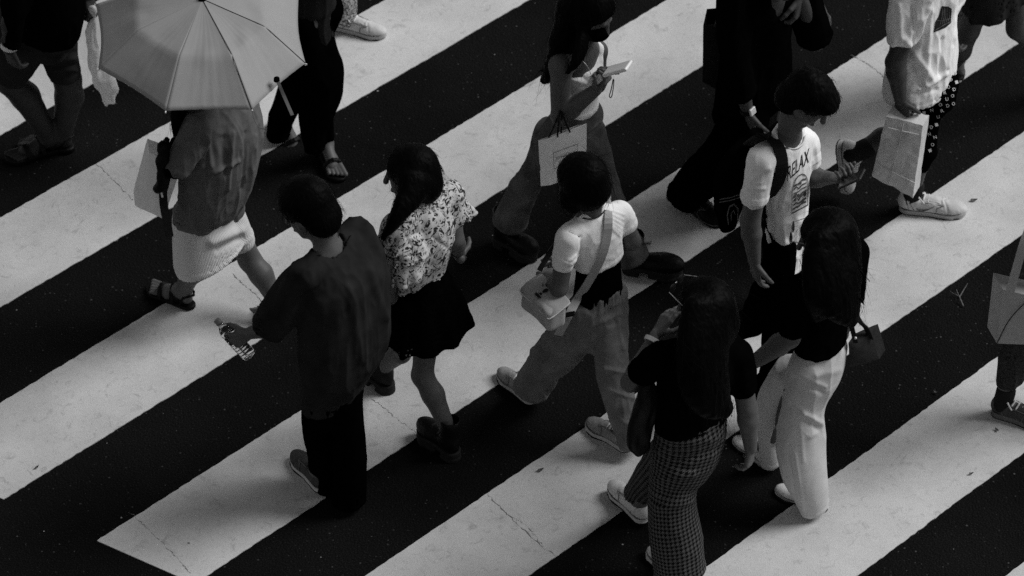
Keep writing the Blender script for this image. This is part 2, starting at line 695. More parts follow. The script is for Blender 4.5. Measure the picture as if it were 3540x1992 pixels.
    def body(s, head, hf, pitch, neck, pel, arms, legs, m, hs=1.0, roll=0, shw=.16, tor=.80, shd=-.035, neckr=.05, hipw=.078):
        k = s.sc
        s.hs = hs
        s.headframe(head, hf, pitch, roll)
        Nb, Pv = s.J(neck), s.J(pel)
        s.Nb, s.Pv = Nb, Pv
        up = unit(Nb - Pv)
        H = s.h
        b = [s.hell((0, -.012, .035), (.074, .092, .088)), s.hell((0, .030, -.035), (.056, .064, .078)), s.hell((0, .066, -.092), (.024, .022, .018)),
             (rc(H(0, .097, .012), H(0, .116, -.028), .008 * hs, .013 * hs), .012), (rc(H(-.022, .082, .022), H(.022, .082, .022), .014 * hs), .012),
             (rc(H(-.016, .092, -.062), H(.016, .092, -.062), .009 * hs), .008),
             s.hell((.074, -.006, -.012), (.012, .022, .033)), s.hell((-.074, -.006, -.012), (.012, .022, .033)),
             rc(H(0, -.02, -.05), Nb, .055 * hs, neckr * k)]
        sub = [s.hell((.030, .096, .004), (.014, .012, .007)), s.hell((-.030, .096, .004), (.014, .012, .007))]
        s.tor = (Nb, Pv, up, k * tor)
        L = s.torso(0, 1, 0)
        b.append((L.prim(), .05))
        s.armr, s.legr = {}, {}
        hands = []
        s.arm = {}
        for sd, sg in (('L', -1), ('R', 1)):
            S = Nb + s.r * sg * shw * k + up * shd * k
            a = arms.get(sd) or {}
            if 'sh' in a:
                S = s.J(a['sh'])
            E = s.J(a.get('el', S + A([0, 0, -.28 * k]) + s.r * sg * .04), S)
            Wr = s.J(a.get('wr', E + A([0, 0, -.24 * k]) + s.f * .08), E)
            s.arm[sd] = (S, E, Wr)
            t = a.get('t', 1.0) * k
            M = E * .72 + Wr * .28
            s.armr[sd] = [(Nb + s.r * sg * .04 * k - up * .03 * k, S, .046 * k, .046 * t), (S, E, .046 * t, .039 * t), (E, M, .039 * t, .040 * t), (M, Wr, .040 * t, .025 * t)]
            b += [(rc(Nb + s.r * sg * .04 * k - up * .03 * k, S, .046 * k, .046 * t), .03), (rc(S, E, .046 * t, .039 * t), .02), (rc(E, M, .039 * t, .040 * t), .015), (rc(M, Wr, .040 * t, .025 * t), .015)]
            if a.get('hand', True):
                hd = a.get('hd') or {}
                D = s.J(hd['tip']) - Wr if 'tip' in hd else hd.get('D', Wr - E)
                N = A(hd.get('N', -s.r * sg), float)
                hands.append(s.hand(Wr, D, N, hd.get("side", sg), hd.get('curl', 22), hd.get('sc', 1.0) * k, hd.get('spread', .012), hd.get('thumb', .7)))
        feet = []
        s.leg = {}
        for sd, sg in (('L', -1), ('R', 1)):
            Hp = Pv + s.r * sg * hipw * k
            g = legs[sd]
            hl, fd, up3, L_ = s.foot(g)
            An = hl + fd * L_ * .2 + up3 * g.get('ah', .085)
            Kn = s.J(g['kn'], Hp)
            s.leg[sd] = (Hp, Kn, An)
            t = g.get('t', 1.0) * k
            C = Kn * .68 + An * .32
            bk = unit(np.cross(np.cross(An - Kn, s.f), An - Kn)) * -.014 * t
            s.legr[sd] = [(Hp, Kn, .068 * t, .048 * t), (Kn, C + bk, .048 * t, .050 * t), (C + bk, An, .050 * t, .033 * t)]
            b += [(rc(Hp, Kn, .068 * t, .048 * t), .03), (rc(Kn, C + bk, .048 * t, .050 * t), .02), (rc(C + bk, An, .050 * t, .033 * t), .02)]
            if g.get('bare'):
                sd3 = np.cross(fd, up3)
                o = hl + up3 * g.get('sole', .02)
                q = L_ / .25
                b += [(rc(An, o + fd * .035 * q + up3 * .03, .032 * k, .027 * q), .02), (rc(An + fd * .02, o + fd * .16 * q + up3 * .024, .03 * k, .026 * q), .03), (rc(o + fd * .13 * q - sd3 * .015 + up3 * .018, o + fd * .175 * q + sd3 * .012 + up3 * .016, .022 * q, .022 * q), .02)]
                tt = []
                for i in range(5):
                    oo = (-.030 + .0155 * i) * sg * -1
                    big = 1.35 if i == 4 else 1.0
                    e = o + fd * (.212 + .009 * i - (.004 if i == 4 else 0)) * q + sd3 * oo * 1.1 + up3 * .012
                    tt.append((rc(o + fd * .165 * q + sd3 * oo * .9 + up3 * .018, e, .0105 * big * q, .0085 * big * q), .004))
                feet.append(tt)
            else:
                b += [(rc(An, hl + fd * L_ * .45 + up3 * .04, .033 * k, .028), .02)]
        V, F = field_mesh([p if isinstance(p[1], float) and len(p) == 2 else (p, .025) for p in b], .006, .025, sub)
        V = smooth(V, F, 1)
        n0 = len(V)
        VV, FF = [V], [F]
        for hp in hands + feet:
            v, f = field_mesh(hp, .0036, .006)
            v = smooth(v, f, 1, .4)
            VV.append(v)
            FF.append(f + n0)
            n0 += len(v)
        link_mesh('body', np.vstack(VV), np.vstack(FF), m, s.root, s.base)

    def torso(s, a, b, e):
        Nb, Pv, up, q = s.tor
        tt = A([0, .24, .55, 1.0])
        rx, ry = A([.07, .125, .105, .13]) * q, A([.05, .085, .075, .09]) * q
        ts = np.linspace(a, b, 5)
        C = [Nb * (1 - t) + Pv * t for t in ts]
        return Loft(C, np.interp(ts, tt, rx) + e, np.interp(ts, tt, ry) + e, s.r, round0=a < .05, round1=b > .95, n=10)

    def cov(s, torso=None, arm=(0, 0), leg=(0, 0), e=.010):
        """the dressed part of the body, a cloth's thickness bigger: keeps skin under the garment"""
        out = []
        if torso:
            out.append((s.torso(torso[0], torso[1], e).prim(), .012))
        for sd, t in zip('LR', arm):
            for i, (a, b, ra, rb) in enumerate(s.armr[sd]):
                lo = (0, 0, 1, 1.28)[i]
                hi = (.001, 1, 1.28, 2)[i]
                if t <= lo:
                    continue
                f = min(1, (t - lo) / (hi - lo))
                out.append((rc(a, a + (b - a) * f, ra + e, ra + (rb - ra) * f + e), .012))
        for sd, t in zip('LR', leg):
            for i, (a, b, ra, rb) in enumerate(s.legr[sd]):
                lo = (0, 1, 1.32)[i]
                hi = (1, 1.32, 2)[i]
                if t <= lo:
                    continue
                f = min(1, (t - lo) / (hi - lo))
                out.append((rc(a, a + (b - a) * f, ra + e, ra + (rb - ra) * f + e), .012))
        return out

    def foot(s, g):
        """heel point on the ground, direction of the sole, its up vector, length"""
        hl = s.J(g['heel'])
        if len(g['dir']) == 3:
            fd = unit(g['dir'])
            up = unit(g['up'])
            up = unit(up - (up @ fd) * fd)
        else:
            d = unit(A([g['dir'][0], g['dir'][1], 0]))
            p = math.radians(g.get('pitch', 0))
            fd = unit(d * math.cos(p) - A([0, 0, 1]) * math.sin(p))
            up = unit(A([0, 0, 1]) * math.cos(p) + d * math.sin(p))
        return hl, fd, up, g.get('len', .28) * s.sc

    def shoe(s, g, upper, sole, kind='sneaker', sg=1, lace=None, name='shoe', label=None):
        hl, fd, up, L = s.foot(g)
        x = np.cross(fd, up)
        q = L / .29
        th = {'sneaker': .028, 'boot': .05, 'plain': .016}[kind]

        def W(a, b, c):
            return hl + (x * a * sg + fd * b) * q + up * c
        R = A([x * sg, fd, up])
        z0 = th - .006
        pr = [ell(W(0, .048, z0 + .028), A([.034, .046, .044]) * q, R), ell(W(0, .125, z0 + .022), A([.038, .085, .046]) * q, R), ell(W(-.003, .205, z0 + .010), A([.044, .078, .034]) * q, R), rc(W(0, .07, z0 + .035), W(0, .052, z0 + .060), .038 * q, .036 * q)]
        subs = [rc(W(0, .062, z0 + .068), W(0, .05, z0 + .14), .030 * q, .036 * q)]
        if kind == 'boot':
            pr += [rc(W(0, .062, z0 + .06), W(0, .052, z0 + .15), .046 * q, .050 * q), ell(W(0, .20, z0 + .03), A([.052, .09, .045]) * q, R)]
            subs = [rc(W(0, .055, z0 + .13), W(0, .05, z0 + .22), .040 * q, .044 * q)]
        if kind == 'plain':
            pr = [ell(W(0, .045, z0 + .018), A([.032, .042, .036]) * q, R), ell(W(0, .12, z0 + .012), A([.035, .085, .034]) * q, R), ell(W(-.003, .205, z0 + .006), A([.043, .075, .030]) * q, R)]
            subs = [rc(W(0, .06, z0 + .052), W(0, .05, z0 + .12), .027 * q, .030 * q)]
        cut = box(W(0, .15, z0 - .04), (.2, .4, .04), R, .001)
        def seams(V):
            l = V - hl
            a, b, c = (l @ x) * sg / q, (l @ fd) / q, l @ up
            toe = np.abs(b - .185 - .55 * np.abs(a)) if kind == 'sneaker' else np.full(len(V), 1.0)
            eye = np.abs(np.abs(a) - .024 - .1 * np.maximum(0, b - .15))
            eye = np.where((b > .09) & (b < .19) & (c > z0 + .03), eye, 1.0)
            heel = np.where(c > z0 + .012, np.abs(b - .050 + .25 * (c - z0)), 1.0) if kind == 'sneaker' else np.full(len(V), 1.0)
            rnd = np.abs(c - z0 - .004)
            g = np.minimum(np.minimum(toe, eye), np.minimum(heel, rnd))
            tongue = np.where((np.abs(a) < .020) & (b > .085) & (b < .18) & (c > z0 + .03), .004, 0)
            return -.0035 * np.exp(-(g / .0042) ** 2) - tongue + .0015 * (vnoise(V / .012, 3) - .5)
        o = s.mesh(name, pr, upper, k=.02, vox=.004, subs=subs + [cut], it=1, label=label, hem=seams)
        # sole
        A2, B2, C2 = (0, .047), (.0, .13), (-.004, .212)
        w0, w1, w2 = (.036, .034, .047) if kind != 'boot' else (.046, .043, .058)

        def sdf(X):
            l = (X - hl)
            a, b, c = (l @ x) * sg / q, (l @ fd) / q, l @ up
            d = 1e9
            for (p, r0), (p2, r1) in (((A2, w0), (B2, w1)), ((B2, w1), (C2, w2)), ((C2, w2), ((-.006, .238), .042))):
                t = np.clip(((a - p[0]) * (p2[0] - p[0]) + (b - p[1]) * (p2[1] - p[1])) / ((p2[0] - p[0]) ** 2 + (p2[1] - p[1]) ** 2), 0, 1)
                d = np.minimum(d, np.hypot(a - p[0] - t * (p2[0] - p[0]), b - p[1] - t * (p2[1] - p[1])) - r0 - t * (r1 - r0))
            d = d * q
            rise = np.clip((b - .2) / .09, 0, 1) ** 2 * .012
            e = np.abs(c - th / 2 - rise) - th / 2
            r = np.maximum(d, e)
            if kind == 'boot':       # arch between block heel and platform
                r = np.maximum(r, -np.maximum(np.abs(b - .105) - .022, c - .028))
            return r
        ce = W(0, .15, th / 2)
        ext = np.abs(x) * .07 * q + np.abs(fd) * .16 * q + np.abs(up) * (th * .7 + .02)
        def tread(V):
            c = (V - hl) @ up
            return -.0022 * np.exp(-((c - th * .45) / .003) ** 2) + .0014 * (c < th * .4)
        s.mesh('sole', [(ce - ext, ce + ext, sdf)], sole, k=.001, vox=.004, it=1, parent=o, hem=tread)
        oc = []
        for a_ in np.linspace(math.pi, 2 * math.pi, 6):
            oc.append((w0 * math.cos(a_), .047 + w0 * math.sin(a_)))
        oc += [(w1, .13), (w2 * .98 - .002, .19)]
        for a_ in np.linspace(.15, math.pi - .15, 7):
            oc.append((-.005 + (w2 - .001) * math.cos(a_), .216 + (w2 + .012) * math.sin(a_)))
        oc += [(-w2 * .98 - .006, .19), (-w1, .13)]
        oc.append(oc[0])
        if kind != 'boot':
            tube('welt', [W(a_ * .99, b_, th + .001 + .012 * max(0, (b_ - .2) / .09) ** 2) for a_, b_ in oc], .0022, SEAM, o, s.base, n=60, seg=6)
            tube('tread_shadow_edge', [W(a_ * 1.01, b_, .004 + .012 * max(0, (b_ - .2) / .09) ** 2) for a_, b_ in oc], .0032, RUBD, o, s.base, n=60, seg=6)  # dark rubber rim; paints in the thin shadow line along the sole's base
        if kind == 'sneaker':
            def onup(a_, b_):      # height of the upper above the sole
                return z0 + .012 + .060 * max(0, 1 - max(0, b_ - .09) / .17) ** .8 * max(.0, 1 - (a_ / .046) ** 2) ** .5
            for sd_ in (-1, 1):
                tube('stitching', [W(sd_ * .043, .16, z0 + .012), W(sd_ * .036, .165, onup(.036, .165) + .003), W(sd_ * .022, .19, onup(.022, .19) + .004), W(0, .20, onup(0, .20) + .005)], .0016, SEAM, o, s.base, n=16, seg=5)
                tube('stitching', [W(sd_ * .024, .19, onup(.024, .19) + .003), W(sd_ * .027, .15, onup(.027, .15) + .004), W(sd_ * .030, .10, z0 + .058)], .0016, SEAM, o, s.base, n=14, seg=5)
                tube('stitching', [W(sd_ * .040, .075, z0 + .010), W(sd_ * .040, .062, z0 + .035), W(sd_ * .036, .05, z0 + .055)], .0016, SEAM, o, s.base, n=12, seg=5)
        if lace is not None:
            ls = []
            for i in range(5):
                b = .105 + .019 * i
                zz = z0 + .077 - .0095 * i
                ls.append(rc(W(-.022, b, zz - .010), W(0, b + .004, zz), .0045, .0045))
                ls.append(rc(W(0, b + .004, zz), W(.022, b, zz - .010), .0045, .0045))
            ls += [rc(W(0, .1, z0 + .083), W(.03, .085, z0 + .085), .004), rc(W(0, .1, z0 + .083), W(-.03, .09, z0 + .085), .004), rc(W(.03, .085, z0 + .085), W(.04, .11, z0 + .06), .004)]
            s.mesh('laces', ls, lace, k=.002, vox=.0032, it=1, parent=o)
        return o

    def sandal(s, g, m, sg=1, straps=2, th=.022):
        hl, fd, up, L = s.foot(g)
        x = np.cross(fd, up)
        q = L / .25

        def W(a, b, c):
            return hl + (x * a * sg + fd * b) * q + up * c

        def sdf(X):
            l = X - hl
            a, b, c = (l @ x) * sg / q, (l @ fd) / q, l @ up
            d = 1e9
            for p, r0, p2, r1 in (((0, .03), .034, (0, .12), .034), ((0, .12), .034, (-.004, .2), .048), ((-.004, .2), .048, (-.01, .225), .036)):
                t = np.clip(((a - p[0]) * (p2[0] - p[0]) + (b - p[1]) * (p2[1] - p[1])) / ((p2[0] - p[0]) ** 2 + (p2[1] - p[1]) ** 2), 0, 1)
                d = np.minimum(d, np.hypot(a - p[0] - t * (p2[0] - p[0]), b - p[1] - t * (p2[1] - p[1])) - r0 - t * (r1 - r0))
            return np.maximum(d * q, np.abs(c - th / 2) - th / 2)
        ce = W(0, .13, th / 2)
        ext = np.abs(x) * .07 * q + np.abs(fd) * .16 * q + np.abs(up) * (th + .02)
        o = s.mesh('sandal', [(ce - ext, ce + ext, sdf)], m, k=.001, vox=.005, it=1)
        for b, hgt, w in ((.165, .052, .044), (.10, .078, .040))[:straps]:
            P = [W(-w - .003, b - .005, th), W(-w * .75, b, th + hgt * .62), W(0, b + .006, th + hgt), W(w * .75, b, th + hgt * .62), W(w + .003, b - .005, th)]
            P = catmull(P, 9)
            st = []
            for dd in (-.007, 0, .007):
                st += chain(P + fd * dd * q, [.0045] * 9)
            s.mesh('strap', st, m, k=.004, vox=.004, it=1, parent=o)
        P = catmull([W(-.034, .055, th), W(-.036, .03, th + .055), W(0, -.004, th + .06), W(.036, .03, th + .055), W(.034, .055, th)], 9)
        st = chain(P, [.0055] * 9)
        s.mesh('heel_strap', st, m, k=.004, vox=.004, it=1, parent=o)
        return o

    def hair(s, prims, m, k=.03, amp=.002, wl=.009, fall=.20, vox=.006, subs=(), strands=(), seed=3, fly=260, lenz=None, name='hair'):
        def hem(V):
            q = (V - s.H[0]) @ s.H[1].T / s.hs
            r = np.arctan2(q[:, 0], -q[:, 1] + 1e-6)
            P = np.column_stack([V[:, 0] / wl, V[:, 1] / wl, V[:, 2] / fall])
            P2 = np.column_stack([V[:, 0] / wl * .35, V[:, 1] / wl * .35, V[:, 2] / fall * .6])
            a = vnoise(P, seed)
            return amp * (1 - 2 * np.abs(2 * a - 1)) + amp * 1.5 * (vnoise(P2, seed + 4) - .5)
        extra = []
        for st in strands:
            pts = [s.J(p) for p in st]
            C = catmull(pts, 10)
            extra += [(p, .004) for p in chain(C, np.linspace(.0042, .0016, 10))]
        o = s.mesh(name, list(prims) + extra, m, k=k, vox=vox, subs=subs, hem=hem, it=1)
        me = o.data
        n = len(me.vertices)
        co = np.empty(n * 3, np.float32)
        me.vertices.foreach_get('co', co)
        co = co.reshape(-1, 3)
        no = np.empty(n * 3, np.float32)
        me.vertices.foreach_get('normal', no)
        no = no.reshape(-1, 3)
        rg = np.random.RandomState(seed + 40)
        zr = co[:, 2].max() - co[:, 2].min()
        L = min(.16, .05 + .20 * max(0, zr - .26)) if zr > .26 else .028
        VV, FF = [], []
        for i in rg.choice(n, fly, replace=False):
            p, nn = co[i].astype(float), no[i].astype(float)
            dn = A([0, 0, -1.0])
            t = dn - (dn @ nn) * nn + rg.randn(3) * .25
            t = unit(t)
            ln = L * (.5 + rg.rand())
            pts = [p - t * ln * .3 - nn * .002, p + nn * (.002 + .004 * rg.rand()), p + t * ln * .5 + nn * (.003 + .008 * rg.rand()), p + t * ln + nn * (.002 + .016 * rg.rand() ** 2) + A([0, 0, -.01])]
            C = catmull(pts, 7)
            for j in range(7):
                r = .0011 * (1 - j / 7.5)
                for a in range(3):
                    VV.append(C[j] + r * A([math.cos(a * 2.1), math.sin(a * 2.1), .3 * math.cos(a)]))
            b0 = len(VV) - 21
            for j in range(6):
                for a in range(3):
                    c = (a + 1) % 3
                    FF.append([b0 + 3 * j + a, b0 + 3 * j + c, b0 + 3 * j + 3 + c, b0 + 3 * j + 3 + a])
        link_mesh('loose_strands', A(VV), A(FF), m, o)
        return o

    def sleeve(s, sd, m=None, r0=.075, r1=.07, t=.75, extra=None, hollow=.05):
        S, E, Wr = s.arm[sd]
        p = S + (E - S) * t
        up = S + (S - E) * .05
        return Loft([up, (S * .5 + p * .5), p], [r0, (r0 + r1) / 2, r1], [r0, (r0 + r1) / 2, r1], s.r if abs(unit(E - S) @ s.r) < .7 else s.f, hollow=hollow, n=8, round0=True)


# ------------------------------------------------------------------ free-standing shapes
def slab(name, Q, thick, m, n=(14, 14), puff=.0, wr=.003, seed=1, parent=None, base=None, open_top=False, th=.004):
    """a flat bag: Q = four corners TL, TR, BR, BL (world), thick = offset vector to the back face"""
    Q = [A(q, float) for q in Q]
    nx, ny = n
    thick = A(thick, float)
    N = unit(thick) * -1
    V, F = [], []
    for side in (0, 1):
        for j in range(ny + 1):
            for i in range(nx + 1):
                a, b = i / nx, j / ny
                p = (Q[0] * (1 - a) + Q[1] * a) * (1 - b) + (Q[3] * (1 - a) + Q[2] * a) * b
                bul = puff * math.sin(math.pi * min(1, a)) * math.sin(math.pi * min(1, max(0, b))) ** .8
                p = p + (N * bul if side == 0 else thick - N * bul)
                V.append(p)
    V = A(V)
    V = V + N * ((vnoise(V / .07, seed) - .5) * 2 * wr + (vnoise(V / .025, seed + 3) - .5) * wr)[:, None]
    m1 = (nx + 1) * (ny + 1)

    def I(sd, i, j):
        return sd * m1 + j * (nx + 1) + i
    for j in range(ny):
        for i in range(nx):
            F.append([I(0, i, j), I(0, i, j + 1), I(0, i + 1, j + 1), I(0, i + 1, j)])
            F.append([I(1, i, j), I(1, i + 1, j), I(1, i + 1, j + 1), I(1, i, j + 1)])
    for j in range(ny):
        F.append([I(0, 0, j), I(1, 0, j), I(1, 0, j + 1), I(0, 0, j + 1)])
        F.append([I(0, nx, j), I(0, nx, j + 1), I(1, nx, j + 1), I(1, nx, j)])
    for i in range(nx):
        F.append([I(0, i, ny), I(1, i, ny), I(1, i + 1, ny), I(0, i + 1, ny)])
        if not open_top:
            F.append([I(0, i, 0), I(0, i + 1, 0), I(1, i + 1, 0), I(1, i, 0)])
    o = link_mesh(name, V, A(F), m, parent, base, smoothed=False)
    if open_top:
        so = o.modifiers.new('thickness', 'SOLIDIFY')
        so.thickness = th
        so.offset = -1
    return o


def strap(name, P, w, wdir, t, m, parent=None, base=None, n=None):
    """flat band along P (world points); wdir: one vector or one per point"""
    P = catmull([A(p, float) for p in P], n or max(12, 6 * len(P)))
    wd = np.asarray(wdir, float)
    if wd.ndim == 1:
        wd = np.tile(wd, (len(P), 1))
    else:
        wd = catmull(wd, len(P))
    T = np.gradient(P, axis=0)
    V, F = [], []
    for i in range(len(P)):
        tt = unit(T[i])
        e = unit(wd[i] - (wd[i] @ tt) * tt)
        nn = np.cross(tt, e)
        for a, b in ((-1, -1), (1, -1), (1, 1), (-1, 1)):
            V.append(P[i] + e * a * w / 2 + nn * b * t / 2)
    for i in range(len(P) - 1):
        for j in range(4):
            F.append([4 * i + j, 4 * i + (j + 1) % 4, 4 * i + 4 + (j + 1) % 4, 4 * i + 4 + j])
    F += [[3, 2, 1, 0], [4 * len(P) - 4 + j for j in range(4)]]
    return link_mesh(name, A(V), A(F), m, parent, base, smoothed=False)


def tube(name, P, r, m, parent=None, base=None, n=None, seg=8):
    P = catmull([A(p, float) for p in P], n or max(10, 5 * len(P)))
    r = np.broadcast_to(r, (len(P),)) if np.isscalar(r) else np.interp(np.linspace(0, 1, len(P)), np.linspace(0, 1, len(r)), r)
    T = np.gradient(P, axis=0)
    ref = A([.3, .5, .81])
    V, F = [], []
    for i in range(len(P)):
        t = unit(T[i])
        a = unit(np.cross(t, ref))
        b = np.cross(t, a)
        for j in range(seg):
            V.append(P[i] + r[i] * (a * math.cos(2 * math.pi * j / seg) + b * math.sin(2 * math.pi * j / seg)))
    for i in range(len(P) - 1):
        for j in range(seg):
            k = (j + 1) % seg
            F.append([seg * i + j, seg * i + seg + j, seg * i + seg + k, seg * i + k])
    return link_mesh(name, A(V), A(F), m, parent, base)


def text_pts(body, width=None):
    cu = bpy.data.curves.new('lettering', 'FONT')
    cu.body = body
    cu.resolution_u = 3
    o = bpy.data.objects.new('lettering', cu)
    COL.objects.link(o)
    dg = bpy.context.evaluated_depsgraph_get()
    me = bpy.data.meshes.new_from_object(o.evaluated_get(dg))
    V = A([v.co[:] for v in me.vertices])
    F = [list(p.vertices) for p in me.polygons]
    bpy.data.objects.remove(o)
    bpy.data.curves.remove(cu)
    bpy.data.meshes.remove(me)
    V[:, 0] -= V[:, 0].min()
    V[:, 1] -= V[:, 1].min()
    V[:, 0] /= V[:, 0].max()
    V[:, 1] /= V[:, 1].max()
    return V, F


def outline_fill(pts):
    """a filled polygon, pts in unit square, cut fine enough to follow cloth"""
    c = A(pts, float).mean(0)
    V, F = [], []
    n = 4
    for i in range(len(pts)):
        a, b = A(pts[i], float), A(pts[(i + 1) % len(pts)], float)
        for r in range(n):
            for q in range(n):
                P = [c + ((a * (1 - v) + b * v) - c) * u for u, v in ((r / n, q / n), ((r + 1) / n, q / n), ((r + 1) / n, (q + 1) / n), (r / n, (q + 1) / n))]
                k = len(V)
                V += [[*p, 0] for p in P]
                F.append([k, k + 1, k + 2, k + 3])
    return A(V), F


def stroke(pts, w, closed=False):
    """a thin line as a strip of quads in the unit square"""
    P = A(pts, float)
    if closed:
        P = np.vstack([P, P[0]])
    V, F = [], []
    for i in range(len(P) - 1):
        a, b = P[i], P[i + 1]
        m = max(1, int(np.linalg.norm(b - a) / .08))
        t = unit(b - a)
        n = A([-t[1], t[0]]) * w / 2
        for j in range(m):
            p, q = a + (b - a) * j / m - t * w * .3 * (j == 0), a + (b - a) * (j + 1) / m + t * w * .3 * (j == m - 1)
            k = len(V)
            V += [[*(p - n), 0], [*(q - n), 0], [*(q + n), 0], [*(p + n), 0]]
            F.append([k, k + 1, k + 2, k + 3])
    return A(V), F


def join(parts):
    V, F, n = [], [], 0
    for v, f in parts:
        V.append(v)
        F += [[i + n for i in q] for q in f]
        n += len(v)
    return np.vstack(V), F


def printed(fig, key, VF, origin, ex, ey, m, name='print', parent=None, off=.0025, crop=None):
    """lay a flat drawing on the cloth: origin/ex/ey in crop pixels"""
    V, F = VF
    out = []
    for v in V:
        x = origin[0] + v[0] * ex[0] + v[1] * ey[0]
        y = origin[1] + v[0] * ex[1] + v[1] * ey[1]
        p, n = fig.hit(key, x, y, off, crop)
        out.append(p if p is not None else A([np.nan] * 3))
    out = A(out)
    F = [f for f in F if not np.isnan(out[f]).any()]
    out = np.nan_to_num(out, nan=fig.base[2])
    use = sorted({i for f in F for i in f})
    mp = {j: i for i, j in enumerate(use)}
    F = [[mp[i] for i in f] for f in F]
    if not use:
        return None
    return link_mesh(name, out[use], F, m, parent or fig.root, fig.base, smoothed=True)


def onquad(VF, Q, m, name, parent, base, off=.002):
    """lay a flat drawing on a quad TL, TR, BR, BL"""
    V, F = VF
    Q = [A(q, float) for q in Q]
    n = unit(np.cross(Q[1] - Q[0], Q[3] - Q[0]))
    if n @ (A([0, 0, CAM_H]) - Q[0]) < 0:
        n = -n
    P = [(Q[3] * (1 - v[0]) + Q[2] * v[0]) * (1 - v[1]) + (Q[0] * (1 - v[0]) + Q[1] * v[0]) * v[1] + n * off for v in V]
    return link_mesh(name, A(P), F, m, parent, base, smoothed=False)


# ================================================================== scene set-up
sc = bpy.context.scene
world = bpy.data.worlds.new('World')
sc.world = world
world.use_nodes = True
wt = world.node_tree
bg = wt.nodes['Background']
SUN_EL, SUN_AZ = math.radians(45), math.radians(74)       # azimuth from +Y towards +X
sky = wt.nodes.new('ShaderNodeTexSky')
sky.sky_type = 'NISHITA'
sky.sun_disc = False
sky.sun_elevation = SUN_EL
sky.sun_rotation = SUN_AZ
sky.air_density = .7
sky.altitude = 3000
sky.dust_density = .6
bw = wt.nodes.new('ShaderNodeRGBToBW')                     # the photograph is black and white: a grey sky
wt.links.new(sky.outputs[0], bw.inputs[0])
wt.links.new(bw.outputs[0], bg.inputs[0])
bg.inputs[1].default_value = .07
sun = bpy.data.lights.new('sun', 'SUN')
sun.energy = 1.5
sun.angle = math.radians(30)
so = bpy.data.objects.new('sun', sun)
COL.objects.link(so)
so.rotation_euler = Vector((math.sin(SUN_AZ) * math.cos(SUN_EL), math.cos(SUN_AZ) * math.cos(SUN_EL), math.sin(SUN_EL))).to_track_quat('Z', 'Y').to_euler()
cam = bpy.data.cameras.new('camera')
cam.lens = FOC / PW * 36.0
cam.sensor_width = 36.0
cam.clip_end = 400
co = bpy.data.objects.new('camera', cam)
COL.objects.link(co)
co.location = (0, 0, CAM_H)
co.rotation_euler = (math.pi / 2 - PITCH, 0, 0)
cam.dof.use_dof = True
cam.dof.focus_distance = 19.0
cam.dof.aperture_fstop = 3.5
sc.camera = co
sc.view_settings.view_transform = 'Standard'
sc.view_settings.look = 'None'
sc.view_settings.exposure = .98
sc.view_settings.gamma = 1
sc.cycles.use_denoising = False            # keep the grain

# ------------------------------------------------------------------ road
am, nt, b = nodes('asphalt')
tc = nd(nt, 'ShaderNodeTexCoord')
n1 = nd(nt, 'ShaderNodeTexNoise', Scale=1.2, Detail=6.0, Roughness=.6)
nt.links.new(tc.outputs['Object'], n1.inputs['Vector'])
n2 = nd(nt, 'ShaderNodeTexNoise', Scale=170.0, Detail=3.0)
nt.links.new(tc.outputs['Object'], n2.inputs['Vector'])
base = math_(nt, 'MULTIPLY', ramp(nt, n1.outputs[0], [(.3, .0036), (.75, .0105)]), ramp(nt, n2.outputs[0], [(.3, .35), (.6, 1.0), (.78, 3.6)]))
v1 = nd(nt, 'ShaderNodeTexVoronoi', Scale=13.0)
nt.links.new(tc.outputs['Object'], v1.inputs['Vector'])
sx = nd(nt, 'ShaderNodeSeparateColor')
nt.links.new(v1.outputs['Color'], sx.inputs[0])
rad = math_(nt, 'MULTIPLY', math_(nt, 'POWER', sx.outputs[0], 2.6), .080)
spk = math_(nt, 'LESS_THAN', v1.outputs['Distance'], rad)
spk = math_(nt, 'MULTIPLY', spk, math_(nt, 'MULTIPLY', sx.outputs[1], .26))
v2 = nd(nt, 'ShaderNodeTexVoronoi', Scale=45.0)
nt.links.new(tc.outputs['Object'], v2.inputs['Vector'])
sy = nd(nt, 'ShaderNodeSeparateColor')
nt.links.new(v2.outputs['Color'], sy.inputs[0])
sp2 = math_(nt, 'MULTIPLY', math_(nt, 'LESS_THAN', v2.outputs['Distance'], math_(nt, 'MULTIPLY', sy.outputs[0], .22)), math_(nt, 'MULTIPLY', math_(nt, 'POWER', sy.outputs[1], 2.5), .060))
tot = math_(nt, 'ADD', base, math_(nt, 'ADD', spk, sp2))
nt.links.new(tot, b.inputs['Base Color'])
b.inputs['Roughness'].default_value = .95
b.inputs['Specular IOR Level'].default_value = .06
v3 = nd(nt, 'ShaderNodeTexVoronoi', Scale=110.0)
nt.links.new(tc.outputs['Object'], v3.inputs['Vector'])
bp = nd(nt, 'ShaderNodeBump', Strength=.7, Distance=.006)
nt.links.new(v3.outputs['Distance'], bp.inputs['Height'])
nt.links.new(bp.outputs[0], b.inputs['Normal'])

